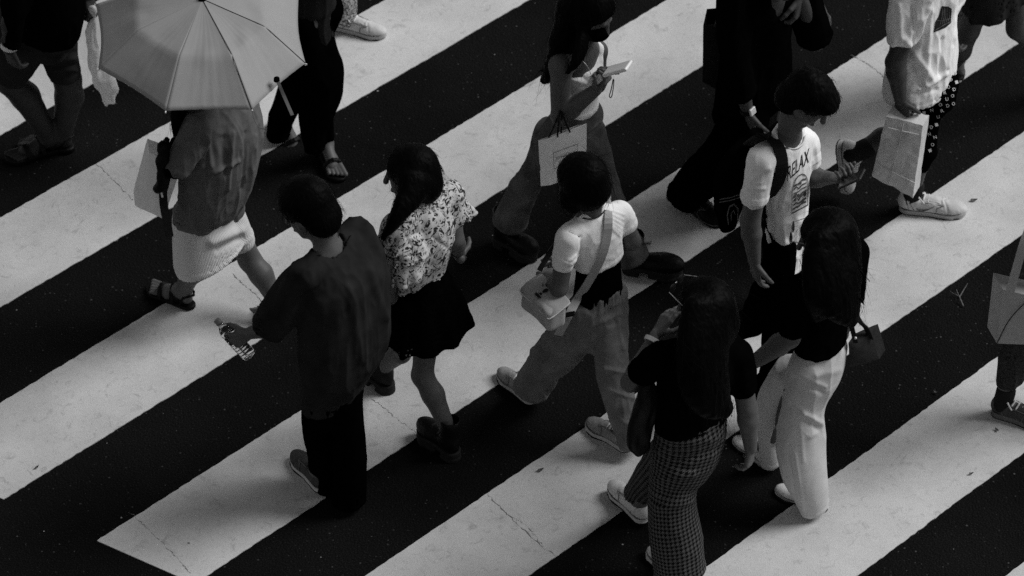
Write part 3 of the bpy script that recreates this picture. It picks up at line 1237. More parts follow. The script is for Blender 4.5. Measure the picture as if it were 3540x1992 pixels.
pm, nt, b = nodes('road_paint')
tc = nd(nt, 'ShaderNodeTexCoord')
n1 = nd(nt, 'ShaderNodeTexNoise', Scale=2.2, Detail=7.0, Roughness=.62)
n2 = nd(nt, 'ShaderNodeTexNoise', Scale=300.0, Detail=2.0)
n3 = nd(nt, 'ShaderNodeTexNoise', Scale=18.0, Detail=6.0, Roughness=.7, Distortion=1.2)
n4 = nd(nt, 'ShaderNodeTexNoise', Scale=75.0, Detail=4.0, Distortion=2.0)
for n in (n1, n2, n3, n4):
    nt.links.new(tc.outputs['Object'], n.inputs['Vector'])
c = ramp(nt, n1.outputs[0], [(.30, .48), (.70, .66)])
c = math_(nt, 'MULTIPLY', c, ramp(nt, n2.outputs[0], [(.25, .68), (.5, 1.0), (.75, 1.14)]))
c = math_(nt, 'MULTIPLY', c, ramp(nt, n3.outputs[0], [(.24, .60), (.45, 1.0)]))
c = math_(nt, 'MULTIPLY', c, ramp(nt, n4.outputs[0], [(.22, .42), (.31, 1.0)]))
# little dark flecks of dirt
v1 = nd(nt, 'ShaderNodeTexVoronoi', Scale=9.0)
nt.links.new(tc.outputs['Object'], v1.inputs['Vector'])
sx = nd(nt, 'ShaderNodeSeparateColor')
nt.links.new(v1.outputs['Color'], sx.inputs[0])
fl = math_(nt, 'LESS_THAN', v1.outputs['Distance'], math_(nt, 'MULTIPLY', math_(nt, 'POWER', sx.outputs[0], 8.0), .06))
c = math_(nt, 'MULTIPLY', c, math_(nt, 'SUBTRACT', 1.0, math_(nt, 'MULTIPLY', fl, .75)))
nt.links.new(c, b.inputs['Base Color'])
b.inputs['Roughness'].default_value = .8
b.inputs['Specular IOR Level'].default_value = .25
bp = nd(nt, 'ShaderNodeBump', Strength=.35, Distance=.004)
nt.links.new(n2.outputs[0], bp.inputs['Height'])
nt.links.new(bp.outputs[0], b.inputs['Normal'])

gm = link_mesh('road', [(-90, -60, 0), (90, -60, 0), (90, 160, 0), (-90, 160, 0)], [(0, 1, 2, 3)], am)
tag(gm, kind='structure')

EDGES = {1: [(0, 340), (226, 217)], 2: [(0, 545), (425, 318), (970, 0), (905, 34)], 3: [(0, 770), (300, 605), (724, 353), (873, 269), (1329, 0)],
         4: [(0, 1017), (1193, 291), (1510, 102), (1685, 0)], 5: [(8, 1257), (505, 951), (1564, 291), (1746, 180)],
         6: [(243, 1361), (757, 1036), (2074, 193), (2232, 94)], 7: [(521, 1450), (811, 1257), (2422, 203), (2560, 111)],
         8: [(914, 1448), (1226, 1246), (1456, 1091.5), (2352, 481), (2576, 334)], 9: [(1329, 1448), (1402, 1400), (2212, 839.5), (2576, 588)],
         10: [(1772, 1434), (2084, 1205), (2242, 1091.5), (2550, 872)], 11: [(2159, 1448), (2576, 1139)], 12: [(2538, 1448), (2576, 1412)]}
GE = {}
for k, pts in EDGES.items():
    g = A([at_z(*nat('D', *p), 0)[:2] for p in pts])
    m = g.mean(0)
    d = np.linalg.svd(g - m)[2][0]
    d = d if d[0] > 0 else -d
    GE[k] = (m, d)
GE[12] = (GE[12][0], GE[11][1])
nrm = A([-GE[8][1][1], GE[8][1][0]])
GE[1] = (GE[1][0], GE[2][1])
GE[0] = (GE[1][0] + nrm * .47, GE[2][1])
GE[-1] = (GE[1][0] + nrm * .94, GE[2][1])
GE[-2] = (GE[1][0] + nrm * 1.41, GE[2][1])
GE[13] = (GE[12][0] - nrm * .47, GE[12][1])
e0, e1 = at_z(*nat('D', 8, 1257), 0)[:2], at_z(*nat('D', 243, 1361), 0)[:2]
ed = unit(e1 - e0)
ZP = .004


def cross2(p, d, q, e):
    M = A([[d[0], -e[0]], [d[1], -e[1]]])
    return p + d * np.linalg.solve(M, q - p)[0]


rng = np.random.RandomState(3)
for top, bot in ((-2, -1), (0, 1), (2, 3), (4, 5), (6, 7), (8, 9), (10, 11), (12, 13)):
    row = []
    for k in (top, bot):
        m, d = GE[k]
        a = cross2(m, d, e0, ed)
        nrmk = A([-d[1], d[0]])
        T = np.arange(0, 9.5, .012)
        j = (vnoise(np.column_stack([T / .022, T * 0, T * 0 + k]), 5) - .5) * .0045 + (vnoise(np.column_stack([T / .3, T * 0, T * 0 + k]), 8) - .5) * .002
        if bot > 9:
            j *= 1.2
        row.append(a + T[:, None] * d + j[:, None] * nrmk)
    n = len(row[0])
    V = np.vstack([np.column_stack([r, np.full(n, ZP)]) for r in row] + [np.column_stack([r, np.full(n, .0)]) for r in row])
    F = [[n + i, n + i + 1, i + 1, i] for i in range(n - 1)] + [[2 * n + n + i, 2 * n + n + i + 1, n + i + 1, n + i] for i in range(n - 1)] + [[i, i + 1, 2 * n + i + 1, 2 * n + i] for i in range(n - 1)]
    F += [[0, n, 3 * n, 2 * n][::-1]]
    o = link_mesh('road_marking', V, F, pm, smoothed=False)
    tag(o, kind='structure')

# joints and cracks worn into the paint: slivers of dark dirt lying in them
dm = mat('crack_dirt', .16, .95)
for pts, w in (([(1226, 1246), (1262, 1280), (1285, 1305), (1330, 1345), (1365, 1378), (1402, 1400)], .004), ([(1280, 1300), (1310, 1315), (1340, 1342), (1366, 1376)], .0025),
               ([(243, 413), (275, 445), (310, 480), (335, 505)], .003), ([(585, 690), (610, 715), (625, 728), (660, 760), (690, 782)], .004),
               ([(935, 1005), (975, 1035), (1010, 1065), (1050, 1092)], .003), ([(325, 1290), (380, 1340), (440, 1400), (480, 1446)], .003),
               ([(2140, 140), (2185, 165), (2230, 200)], .004)):
    P = A([at_z(*nat('D', *p), 0)[:2] for p in pts])
    Q = catmull(P, 40)
    Q = Q + (rng.rand(*Q.shape) - .5) * .010
    T = np.gradient(Q, axis=0)
    Nn = np.column_stack([-T[:, 1], T[:, 0]]) / np.linalg.norm(T, axis=1)[:, None]
    ww = w * (.1 + rng.rand(len(Q)) ** 2)[:, None] * .6
    V = np.vstack([np.column_stack([Q + Nn * ww, np.full(40, .0052)]), np.column_stack([Q - Nn * ww, np.full(40, .0052)])])
    o = link_mesh('crack', V, [[i, i + 1, 41 + i, 40 + i][::-1] for i in range(39)], dm, smoothed=False)
    tag(o, kind='structure')

# fallen leaves and a twig
lm = mat('dry_leaf', .10, .8)
LEAF = [(1360, 1184, .024, .5, 'small dark leaf lying alone on the white stripe left of the houndstooth trousers'),
        (2450, 505, .026, .1, 'curled dark leaf on the white stripe right of the big white sneaker'),
        (2507, 1083, .020, 2.2, 'dark leaf scrap on the white stripe just below the sneaker at the frame edge'),
        (2443, 1193, .016, .2, 'tiny dark leaf scrap near the lower edge of the rightmost white stripe'),
        (93, 1177, .016, .8, 'tiny dark scrap of leaf on the stripe corner at the far left'),
        (2353, 988, .018, 2.5, 'thin dark leaf fragment at the upper edge of the rightmost stripe')]
for x, y, r, a, lb in LEAF:
    r *= .62
    c = at_z(*nat('D', x, y), .006)
    V, F = [], []
    m = 12
    for i in range(m + 1):
        t = i / m
        w = math.sin(math.pi * t ** .8) * .55
        for s_ in (-1, 0, 1):
            u, v = (t - .5) * 2 * r, s_ * w * r
            V.append([u * math.cos(a) - v * math.sin(a), u * math.sin(a) + v * math.cos(a), .006 + abs(s_) * .005 + .006 * (t - .5) ** 2 * 4])
    for i in range(m):
        for s_ in (0, 1):
            F.append([3 * i + s_, 3 * i + 3 + s_, 3 * i + 4 + s_, 3 * i + 1 + s_])
    o = link_mesh('leaf', A(V) + c * A([1, 1, 0]), F, lm, None, A([c[0], c[1], 0]))
    tag(o, lb, 'leaf', 'scraps of leaf on the crossing')
tw = mat('twig_bark', .13, .9)
tb = at_z(*nat('C11', 165, 400), 0)
pr = []
for pts, r in (([(200, 463), (178, 410), (148, 340)], .0035), ([(172, 395), (210, 330), (238, 285)], .0028), ([(160, 385), (120, 365), (92, 345)], .0018)):
    P = catmull([at_z(*nat('C11', *p), .008 + .01 * i) for i, p in enumerate(pts)], 8)
    pr += chain(P, np.linspace(r, r * .5, 8))
V, F = field_mesh(pr, .002, .002)
tag(link_mesh('twig', V, F, tw, None, tb), 'pale forked twig lying on the asphalt left of the beige shoulder bag', 'twig')


# ================================================================== shared materials
SK = mat('skin', .082, .55, .08, 25, 220, .12, .001, .3)
SKD = mat('tanned_skin', .042, .55, .1, 25, 220, .12, .001, .3)
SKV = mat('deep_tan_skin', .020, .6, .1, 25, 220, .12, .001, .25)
HAIR = mat('black_hair', .0016, .5, .3, 60, 140, .6, .003, .03, stretch=(1, 1, .12))
HAIRB = mat('dark_brown_hair', .003, .5, .3, 60, 140, .6, .003, .03, stretch=(1, 1, .12))
BLK = mat('black_cotton', .0018, .95, .2, 25, 500, .3, .001, .0, wr=(16, .010))
BLK2 = mat('black_twill', .0012, .95, .2, 25, 500, .3, .001, .0, wr=(14, .010))
DKG = mat('washed_black_cotton', .017, .95, .3, 9, 500, .3, .001, .04, wr=(9, .012))
GRYD = mat('dark_grey_cotton', .017, .95, .15, 15, 500, .3, .001, .04, wr=(14, .010))
WHT = mat('white_cotton', .82, .9, .04, 12, 600, .35, .0012, .15, wr=(15, .008))
GREY = mat('grey_linen', .105, .95, .14, 20, 420, .45, .0015, .08, wr=(13, .010))
CREAM = mat('cream_cotton', .50, .95, .06, 12, 600, .35, .0012, .1, wr=(12, .007))
KNIT = ribbed('ribbed_knit', .56, 150, .0012)
CARGO = mat('washed_cargo_cotton', .135, .95, .22, 14, 500, .35, .0012, .08, wr=(17, .012))
DENIM = mat('faded_denim', .075, .95, .45, 11, 600, .5, .0012, .08, wr=(18, .008))
FLORAL = blotch('floral_chiffon', .02, .50, 34, .545, .03, 2.2)
FLOR2 = blotch('floral_cotton', .05, .36, 45, .5, .06, 2.5)
LEOP = blotch('mottled_print', .10, .006, 40, .42, .04, 2.0)
LEAFY = blotch('scribble_print', .006, .035, 60, .5, .04, 4.0)
HOUND = houndstooth('houndstooth_wool', .019, .0015, .075)
LEA = mat('black_leather', .003, .5, .2, 30, 300, .25, .002, .12)
LEAD = mat('dark_grey_leather', .014, .5, .2, 30, 300, .25, .002, .2)
LEAB = mat('beige_leather', .34, .5, .06, 20, 300, .2, .002, .35)
CANV = mat('natural_canvas', .70, .95, .08, 20, 500, .4, .0015, .1)
CANV2 = mat('stone_canvas', .36, .95, .08, 20, 500, .4, .0015, .1)
WEB = mat('grey_webbing', .34, .9, .05, 20, 900, .4, .001, .1)
SNW = mat('white_leather', .52, .55, .05, 20, 300, .15, .001, .35)
SNG = mat('grey_mesh_fabric', .24, .8, .2, 25, 500, .4, .001, .2)
SND = mat('dark_grey_mesh_fabric', .045, .8, .2, 25, 500, .4, .001, .2)
RUB = mat('white_rubber', .42, .7, .08, 20, 300, .1, .001, .3)
RUBD = mat('dark_rubber', .010, .8, .2, 20, 300, .1, .001, .2)
SEAM = mat('shoe_stitching', .12, .9)
LAC = mat('white_lace_cord', .70, .9)
LACD = mat('dark_lace_cord', .05, .9)
PAPW = mat('white_paper', .85, .75, .03, 10, 300, .1, .001, .2)
PAPB = mat('black_paper', .008, .7, .1, 10, 300, .1, .001, .25)
PARCH = mat('pale_wrapping_paper', .56, .7, .05, 9, 300, .1, .001, .2, wr=(16, .012))
POLY = film('white_polythene', .70, .45, .15)
NYL = mat('umbrella_nylon', .27, .65, .03, 10, 700, .15, .001, .2)
INK = mat('black_print_ink', .012, .8)
INKG = mat('grey_print_ink', .10, .8, .5, 60)
INKW = mat('white_print_ink', .55, .8)
GLS = glass('clear_plastic')
MET = mat('bright_metal', .6, .25, .05, 20, 200, .05, .001, .8)
METD = mat('dark_metal', .25, .3, .05, 20, 200, .05, .001, .7)
PHB = mat('black_phone_case', .006, .35, .1, 20, 300, .05, .001, .5)
PHW = mat('white_phone_case', .75, .4, .05, 20, 300, .05, .001, .5)
DOWN = A([0, .75, -.66])            # away along the photographer's line of sight
TOCAM = -unit(DOWN)


def lathe(name, P0, P1, prof, m, parent=None, base=None, seg=20):
    P0, P1 = A(P0), A(P1)
    ax = unit(P1 - P0)
    L = np.linalg.norm(P1 - P0)
    a = unit(np.cross(ax, [.31, .5, .8]))
    b = np.cross(ax, a)
    V, F = [], []
    for t, r in prof:
        for j in range(seg):
            th = 2 * math.pi * j / seg
            V.append(P0 + ax * t * L + r * (a * math.cos(th) + b * math.sin(th)))
    for i in range(len(prof) - 1):
        for j in range(seg):
            k = (j + 1) % seg
            F.append([seg * i + j, seg * i + k, seg * i + seg + k, seg * i + seg + j])
    return link_mesh(name, A(V), A(F), m, parent, base)


def legpat(*lofts):
    """cloth coordinates (around, along, angle) for patterned garments"""
    def f(V):
        best = np.full(len(V), 1e9)
        out = np.zeros((len(V), 3))
        for L in lofts:
            qx, qy, qt, rx, ry, S, ang, bi, bt = L.param(V)
            d = np.abs(np.sqrt((qx / rx) ** 2 + (qy / ry) ** 2) - 1) * np.minimum(rx, ry) + np.maximum(0, np.abs(qt) - .02)
            k = d < best
            best[k] = d[k]
            r = float((L.rx.mean() + L.ry.mean()) / 2)
            out[k] = np.column_stack([ang * r, S, ang])[k]
        return out
    return f


def legs_(F, name, lofts, m, k=.03, **kw):
    return F.mesh(name, lofts, m, k=k, **kw)


def shoes(F, G, up, sole, kind, lace=None):
    for sd, sg in (('L', -1), ('R', 1)):
        g = G[sd]
        F.shoe(g, g.get('up', up) if not isinstance(g.get('up'), tuple) else up, sole, kind, sg, lace)


def handset(name, label, fig, TL, TR, BR, BL, m, thick=.011, cat='phone'):
    Q = [fig.J(p) for p in (TL, TR, BR, BL)]
    n = unit(np.cross(Q[1] - Q[0], Q[3] - Q[0]))
    if n @ TOCAM < 0:
        n = -n
    c = sum(Q) / 4
    x, y = (Q[1] - Q[0] + Q[2] - Q[3]) / 2, (Q[3] - Q[0] + Q[2] - Q[1]) / 2
    hx, hy = np.linalg.norm(x) / 2, np.linalg.norm(y) / 2
    x = unit(x)
    y = unit(y - (y @ x) * x)
    n = np.cross(x, y)
    V, F = field_mesh([box(c, (hx, hy, thick / 2), A([x, y, n]), .006)], .0028, .001)
    e = empty(name, c, label, cat)
    link_mesh('case', V, F, m, e, c)
    return e, c, x, y, n, hx, hy


CAP = [((0, -.022, .046), (.090, .106, .092)), ((0, -.05, -.02), (.080, .075, .085))]
FACE = ((0, .112, -.03), (.070, .075, .088))


# ================================================================== 1 man in dark T-shirt holding a bottle
def man_with_bottle():
    F = Fig('man seen from behind in washed dark oversized T-shirt and black trousers, holding a bottle', 'C3', ('C4', 850, 1310), (-.76, .65), 1.0)
    G = {'L': dict(kn=('C4', 735, 930, .06), heel=('C4', 778, 1285, 'z', 0), dir=(-.55, .84), len=.28),
         'R': dict(kn=('C4', 905, 960, -.03), heel=('C4', 990, 1352, 'z', 0), dir=(-.6, .8), len=.28)}
    F.body((700, 440, .05), (-.9, .45), 32, (850, 705, 0), ('C4', 815, 520, 0),
           {'L': dict(el=(470, 1215, -.1), wr=(312, 1262, -.10), hd=dict(tip=(235, 1300, -.10), N=(-.55, .5, -.5), curl=[40, 44, 48, 52], spread=.010, sc=.92, thumb=.9)),
            'R': dict(el=('b', .22, .0, 1.08), wr=('b', .18, .2, .95))}, G, SK, hs=1.06)
    T = F.loft([(868, 672, 0, 92), (885, 735, 0, 165, .55), ('C4', 858, -90, 0, 262), ('C4', 880, 60, 0, 272), ('C4', 886, 250, 0, 286), ('C4', 878, 400, 0, 274), ('C4', 840, 540, 0, 225), ('C4', 816, 645, 0, 186), ('C4', 814, 690, 0, 177)],
               q=.62, hollow=.10, n=22, round0=True)
    slL = F.loft([(700, 870, -.06, 120), (590, 1010, -.09, 128), (490, 1150, -.1, 122), (425, 1235, -.1, 112)], q=.9, right=F.f, hollow=.07, round0=True)
    slR = F.sleeve('R', r0=.075, r1=.085, t=.9)
    neck = F.loft([(836, 640, .0, 112), (862, 735, 0, 96)], q=.85)
    F.mesh('t_shirt', [T, slL, slR] + F.cov((.1, .95), (.95, .95), e=.015), DKG, k=.05, subs=[neck], folds=[(.010, (.07, .07, .30), 1), (.004, (.03, .03, .12), 5)], keep='t',
           creases=[(1120, 850, 1215, 1150, 26, .014), (1215, 1150, 1225, 1440, 30, .014), (980, 960, 1060, 1440, 30, .010), (620, 900, 500, 1180, 24, -.012), (690, 1000, 600, 1320, 30, -.012), (780, 760, 620, 920, 9, .004), (1100, 560, 1180, 720, 40, .010), (860, 1000, 800, 1440, 40, -.006)])
    # stitched neckband
    P = [F.hit('t', x, y, .002) for x, y in ((772, 745), (815, 738), (868, 722), (920, 695), (958, 660), (985, 615))]
    P = [p[0] for p in P if p[0] is not None]
    if len(P) > 3:
        strap('neckband', P, .022, -F.f + A([0, 0, .8]), .005, DKG, F.root, F.base)
    LL = F.loft([('C4', 770, 620, .02, 130), ('C4', 732, 780, .05, 108), ('C4', 748, 940, .06, 100), ('C4', 790, 1100, .07, 80), ('C4', 815, 1262, .06, 88)], q=.85, hollow=.1)
    LR = F.loft([('C4', 850, 600, 0, 135), ('C4', 890, 760, -.02, 105), ('C4', 915, 950, -.03, 105), ('C4', 925, 1150, -.05, 97), ('C4', 915, 1328, -.05, 104)], q=.85, hollow=.1)
    HP = F.loft([('C4', 815, 480, 0, 185), ('C4', 810, 640, 0, 182), ('C4', 808, 760, 0, 165)], q=.65, round1=True)
    F.mesh('trousers', [HP, LL, LR] + F.cov(None, leg=(1.85, 1.85), e=.008), BLK2, k=.03, folds=[(.008, (.06, .06, .2), 4)])
    shoes(F, G, SND, RUB, 'sneaker', LACD)
    F.hair([F.hell((0, -.018, .046), (.094, .112, .096)), F.hell((0, -.05, -.03), (.082, .075, .09))], HAIR, amp=.0018, subs=[F.hell((0, .125, -.035), (.075, .085, .09))], wl=.008, fall=.05)
    # the bottle
    top, bot = F.J((92, 1172, -.05)), F.J((318, 1415, -.10))
    e = empty('water_bottle', bot, 'clear plastic water bottle tilted in the hand of the dark T-shirt man', 'bottle')
    d = unit(bot - top)
    L = np.linalg.norm(bot - top)
    pf = [(.10, .012), (.13, .0125), (.17, .018), (.26, .029), (.32, .031)]
    for i in range(9):
        t = .36 + i * .065
        pf += [(t, .0312), (t + .02, .0300), (t + .04, .0312)]
    pf += [(.965, .031), (1.0, .026), (1.0, .0005)]
    lathe('bottle_body', top, bot, pf, GLS, e, bot)
    lathe('cap', top, bot, [(0, .0005), (0, .0135), (.085, .0142), (.105, .0142), (.105, .0005)], mat('bottle_cap', .16, .5), e, bot)


# ================================================================== 2 woman in floral blouse
def floral_woman():
    F = Fig('woman with swept dark ponytail in ruffled floral blouse, black flared skirt and platform boots', 'C3', ('C4', 1390, 930), (-.7, .72), .93)
    G = {'R': dict(kn=('C4', 1378, 540, -.03), heel=('C4', 1600, 1085, 'z', 0), dir=(-.66, .75), len=.27, ah=.13),
         'L': dict(kn=('C4', 1268, 330, .10), heel=('C4', 1192, 662, 'z', 0), dir=(-.72, .69), len=.27, ah=.13)}
    F.body((1392, 205, .04), (-.97, .25), 14, (1475, 405, 0), (1450, 1010, 0),
           {'L': dict(el=('b', -.15, .05, .86), wr=('b', .0, .26, .80)), 'R': dict(el=(1690, 640, .05), wr=(1715, 742, .12), hd=dict(tip=(1690, 690, .22), N=(0, 0, 1.0), curl=30))}, G, SK)
    B = F.loft([(1462, 330, .0, 60), (1478, 400, 0, 130, .6), (1495, 520, 0, 176), (1497, 640, 0, 184), (1478, 760, 0, 170), (1448, 880, 0, 156), (1432, 945, 0, 150)], q=.7, hollow=.08, round0=True, flute=(8, .035, .4), n=20)
    fr = [F.loft([(1395, 600, -.10, 92), (1400, 690, -.12, 112), (1410, 765, -.13, 122)], q=.5, hollow=.05, flute=(7, .14, .3), n=8),
          F.loft([(1385, 720, -.11, 95), (1385, 810, -.12, 112), (1390, 890, -.12, 116)], q=.5, hollow=.05, flute=(7, .14, 1.3), n=8)]
    sR = F.loft([(1590, 290, .10, 45), (1655, 350, .13, 62), (1722, 430, .15, 78), (1752, 480, .15, 84)], q=.8, hollow=.08, flute=(6, .16, .2), right=F.f, round0=True)
    sL = F.loft([(1370, 480, -.11, 62), (1310, 560, -.14, 82), (1265, 640, -.15, 84), (1250, 690, -.15, 92)], q=.8, hollow=.08, flute=(6, .14, 1), right=F.f, round0=True)
    F.mesh('blouse', [B, sR, sL] + F.cov((.15, .8), (.5, .45), e=.015) + [(f.prim(), .006) for f in fr], FLORAL, k=.03, vox=.0062, folds=[(.006, (.03, .03, .12), 2), (.005, (.08, .08, .08), 6)], keep='b',
           creases=[(1330, 560, 1440, 760, 10, -.006), (1540, 620, 1700, 740, 12, -.006), (1500, 380, 1560, 480, 12, -.006)])
    S = F.loft([(1462, 830, 0, 140), (1480, 930, 0, 175), (1500, 1060, 0, 232), (1515, 1180, 0, 268), (1520, 1250, 0, 285)], q=.75, hollow=.25, flute=(9, .075, .9), n=18)
    F.mesh('skirt', [S] + F.cov((.75, 1), leg=(.55, .55), e=.008), BLK, k=.02)
    for sd, sg in (('L', -1), ('R', 1)):
        F.shoe(G[sd], LEA, RUBD, 'boot', sg, LACD, name='platform_boot')
    F.hair([F.hell((0, -.02, .046), (.094, .108, .096)), F.hell((0, -.05, -.03), (.088, .075, .10)),
            F.loft([(1420, 250, -.05, 100), (1395, 330, -.09, 88), (1335, 430, -.14, 72), (1265, 545, -.17, 46), (1200, 625, -.18, 16)], q=.7, round0=True, round1=True).prim()],
           HAIR, amp=.0018, subs=[F.hell((0, .125, -.035), (.062, .075, .08))], k=.035, strands=[[(1300, 470, -.15), (1245, 550, -.18), (1205, 650, -.18)], [(1290, 440, -.12), (1235, 480, -.15), (1240, 520, -.16)]])
    e, c, x, y, n, hx, hy = handset('phone', 'dark phone held by the woman in the floral blouse', F, (1650, 690, .12), (1752, 705, .17), (1738, 752, .10), (1640, 735, .06), PHB)


# ================================================================== 3 woman in white crop top with canvas bag
def crop_top_woman():
    F = Fig('woman with black bob in tight white crop top and loose cargo trousers, seen from behind', 'C6', (430, 1275), (-.56, .83), .92)
    G = {'L': dict(kn=(300, 960, .10), heel=(268, 1190, 'z', 0), dir=(-.63, .77), len=.285), 'R': dict(kn=(625, 1010, -.08), heel=(705, 1405, 'z', 0), dir=(-.72, .69), len=.285)}
    F.body((480, 185, .03), (-.75, .65), 16, (522, 335, 0), (548, 720, 0),
           {'L': dict(sh=(412, 425, -.09), el=(372, 655, -.13), wr=(325, 600, .06), t=1.0, hd=dict(tip=(300, 570, .15), N=(0, .2, -1.0), curl=30)),
            'R': dict(sh=(652, 312, .10), el=(705, 440, .08), wr=('b', .12, .22, .68))}, G, SK, hs=1.02)
    T = F.loft([(522, 300, 0, 66), (530, 345, 0, 128, .5), (540, 420, 0, 122), (552, 490, 0, 112), (556, 528, 0, 108)], q=.66, hollow=.03, n=16, round0=True)
    sL = F.loft([(428, 392, -.06, 46), (412, 445, -.09, 53), (397, 520, -.11, 47)], q=.95, hollow=.03, round0=True)
    sR = F.loft([(640, 300, .09, 48), (668, 330, .10, 50), (690, 372, .1, 44)], q=.9, hollow=.03, round0=True)
    neck = F.loft([(505, 275, .02, 70), (525, 338, 0, 58)], q=.8)
    F.mesh('crop_top', [T, sL, sR] + F.cov((.12, .5), (.5, .4), e=.006), WHT, k=.035, vox=.006, subs=[neck], folds=[(.003, (.05, .05, .05), 3)], keep='t',
           creases=[(x, 300 + 14 * i, x + 62, 320 + 22 * i, 5, .005) for i, x in enumerate((605, 602, 600, 598, 600, 602))] + [(405, 540, 450, 505, 5, .006), (425, 545, 455, 520, 5, .006), (400, 385, 470, 420, 6, -.005), (470, 420, 470, 540, 6, -.004), (352, 505, 435, 540, 4, -.003)])
    K = F.loft([(552, 470, 0, 98), (553, 560, 0, 102), (550, 650, 0, 112), (550, 710, 0, 118)], q=.68)
    F.mesh('tank_top', [K] + F.cov((.45, .95), e=.005), BLK, k=.02, keep='k')
    HP = F.loft([(552, 655, 0, 102), (552, 720, 0, 112), (550, 800, 0, 118), (538, 870, 0, 112)], q=.72, round1=True)
    LR = F.loft([(595, 820, -.02, 82), (608, 930, -.07, 78), (622, 1060, -.11, 72), (660, 1200, -.15, 66), (708, 1365, -.19, 62)], q=.9, hollow=.09, n=18)
    LL = F.loft([(480, 830, .03, 100), (390, 935, .08, 98), (310, 1015, .11, 90), (242, 1120, .12, 82)], q=.9, hollow=.09, n=18)
    cr = [(560 + 14 * i, 702 - i * 9, 552 + 16 * i, 775 - i * 8, 6, .004) for i in range(8)]
    cr += [(655, 770, 500, 830, 10, .006), (640, 800, 662, 930, 8, .008), (485, 960, 560, 880, 14, -.010), (300, 870, 400, 900, 12, .008), (300, 1000, 440, 930, 14, .008), (540, 1010, 680, 1040, 10, .009), (560, 1100, 730, 1165, 8, .008), (590, 1150, 660, 1330, 14, -.010), (270, 1080, 320, 1180, 10, .008), (260, 900, 340, 980, 10, -.008), (610, 1230, 700, 1280, 12, .006)]
    F.mesh('cargo_trousers', [HP, LR, LL] + F.cov(None, leg=(1.9, 1.9), e=.006), CARGO, k=.022, vox=.0055, folds=[(.007, (.05, .05, .12), 2), (.004, (.025, .025, .05), 8)], creases=cr, keep='p')
    shoes(F, G, SNG, RUB, 'sneaker', LAC)
    F.hair([F.hell((0, -.015, .048), (.095, .110, .096)), F.hell((0, -.030, -.015), (.092, .088, .082)), F.hell((.06, .03, -.045), (.032, .048, .060)), F.hell((-.06, .03, -.045), (.032, .048, .060))], HAIR, amp=.0022,
           subs=[F.hell((0, .13, -.045), (.058, .075, .085))], strands=[[(440, 250, 0), (425, 275, 0), (410, 255, 0)], [(540, 280, 0), (572, 270, 0), (590, 245, 0)]])
    # chain necklace
    P = [F.hit('t', x, y, .004)[0] for x, y in ((462, 322), (485, 335), (520, 338), (555, 325), (580, 300))]
    P = [p for p in P if p is not None]
    if len(P) > 2:
        tube('necklace', P, .003, LEAD, F.root, F.base)
    # shoulder bag with flap
    TT = F.J((287, 578, .0))
    uy = -F.f
    ux = unit(F.r * .108 + A([0, 0, .0245]))
    nn = unit(np.cross(ux, uy))
    nn = nn if nn[2] > 0 else -nn
    hx, hy = .060, .116
    bc = TT + uy * hy - ux * hx
    e = empty('shoulder_bag', bc, 'light canvas flap shoulder bag worn by the woman in the white crop top', 'shoulder bag')
    R3 = A([ux, uy, nn])
    cyl = [box(bc, (hx, hy, .007), R3, .006)]
    V, Q = field_mesh(cyl, .0042, .001)
    l = (V - bc) @ R3.T
    keepc = np.hypot(np.maximum(0, np.abs(l[:, 0]) - hx + .022), np.maximum(0, np.abs(l[:, 1]) - hy + .022))
    sc_ = np.where(keepc > .021, .021 / np.maximum(keepc, 1e-6), 1.0)
    for a_, h_ in ((0, hx), (1, hy)):
        ex_ = np.maximum(0, np.abs(l[:, a_]) - h_ + .022)
        l[:, a_] = np.sign(l[:, a_]) * np.where(ex_ > 0, h_ - .022 + ex_ * sc_, np.abs(l[:, a_]))
    drop = 2.2 * np.maximum(0, -l[:, 0] / hx) ** 2 * .012 + .010 * (l[:, 1] / hy) ** 2
    V = bc + l @ R3 + nn * ((vnoise(V / .06, 3) - .5) * .006 - drop)[:, None]
    link_mesh('flap', V, Q, CANV2, e, bc)
    edge = []
    for a_, b_ in ((.9, -.80), (-.75, -.97), (-.97, -.75), (-.97, 0), (-.97, .75), (-.75, .97), (.9, .97)):
        edge.append(bc + ux * a_ * hx + uy * b_ * hy + nn * (.0075 - 2.2 * max(0, -a_) ** 2 * .012 - .010 * b_ * b_))
    tube('piping', edge, .0022, LAC, e, bc, n=60)
    pc = bc - A([0, 0, .062]) - ux * .004
    V, Q = field_mesh([box(pc, (.050, .108, .060), A([unit(ux * A([1, 1, 0])), uy, A([0, 0, 1.0])]), .030)], .006, .01)
    V = V + (vnoise(V / .05, 8)[:, None] - .5) * .010
    link_mesh('pouch', V, Q, CANV2, e, bc)
    # woven strap across the back
    P, W = [], []
    for x, y in ((590, 262), (592, 330), (585, 420), (565, 500), (535, 570), (500, 635), (462, 700)):
        p = None
        for key in ('t', 'k', 'p'):
            h, n = F.hit(key, x, y, .010)
            if h is not None and (p is None or (h - A([0, 0, CAM_H])) @ ray(*nat('C6', x, y)) < (p - A([0, 0, CAM_H])) @ ray(*nat('C6', x, y))):
                p = h
        if p is None:
            p = F.J((x, y, -.10))
        P.append(p)
    P = [P[0] + A([0, .06, -.01])] + P + [F.J((425, 762, -.15)), F.J((398, 815, -.16)), F.J((368, 868, -.14))]
    strap('strap', P, .036, unit(A([.9, .1, -.45])), .004, WEB, e, bc, n=40)
    strap('front_strap', [F.J((455, 318, .05)), F.J((395, 400, .10)), F.J((330, 495, .12)), F.J((282, 575, .07))], .024, unit(A([.8, 0, .4])), .004, LEAD, e, bc)
    V, Q = field_mesh([box(F.J((415, 775, -.165)), (.021, .011, .006), A([unit([.9, .1, -.45]), unit(np.cross(nn, [.9, .1, -.45])), nn]), .003)], .003, .001)
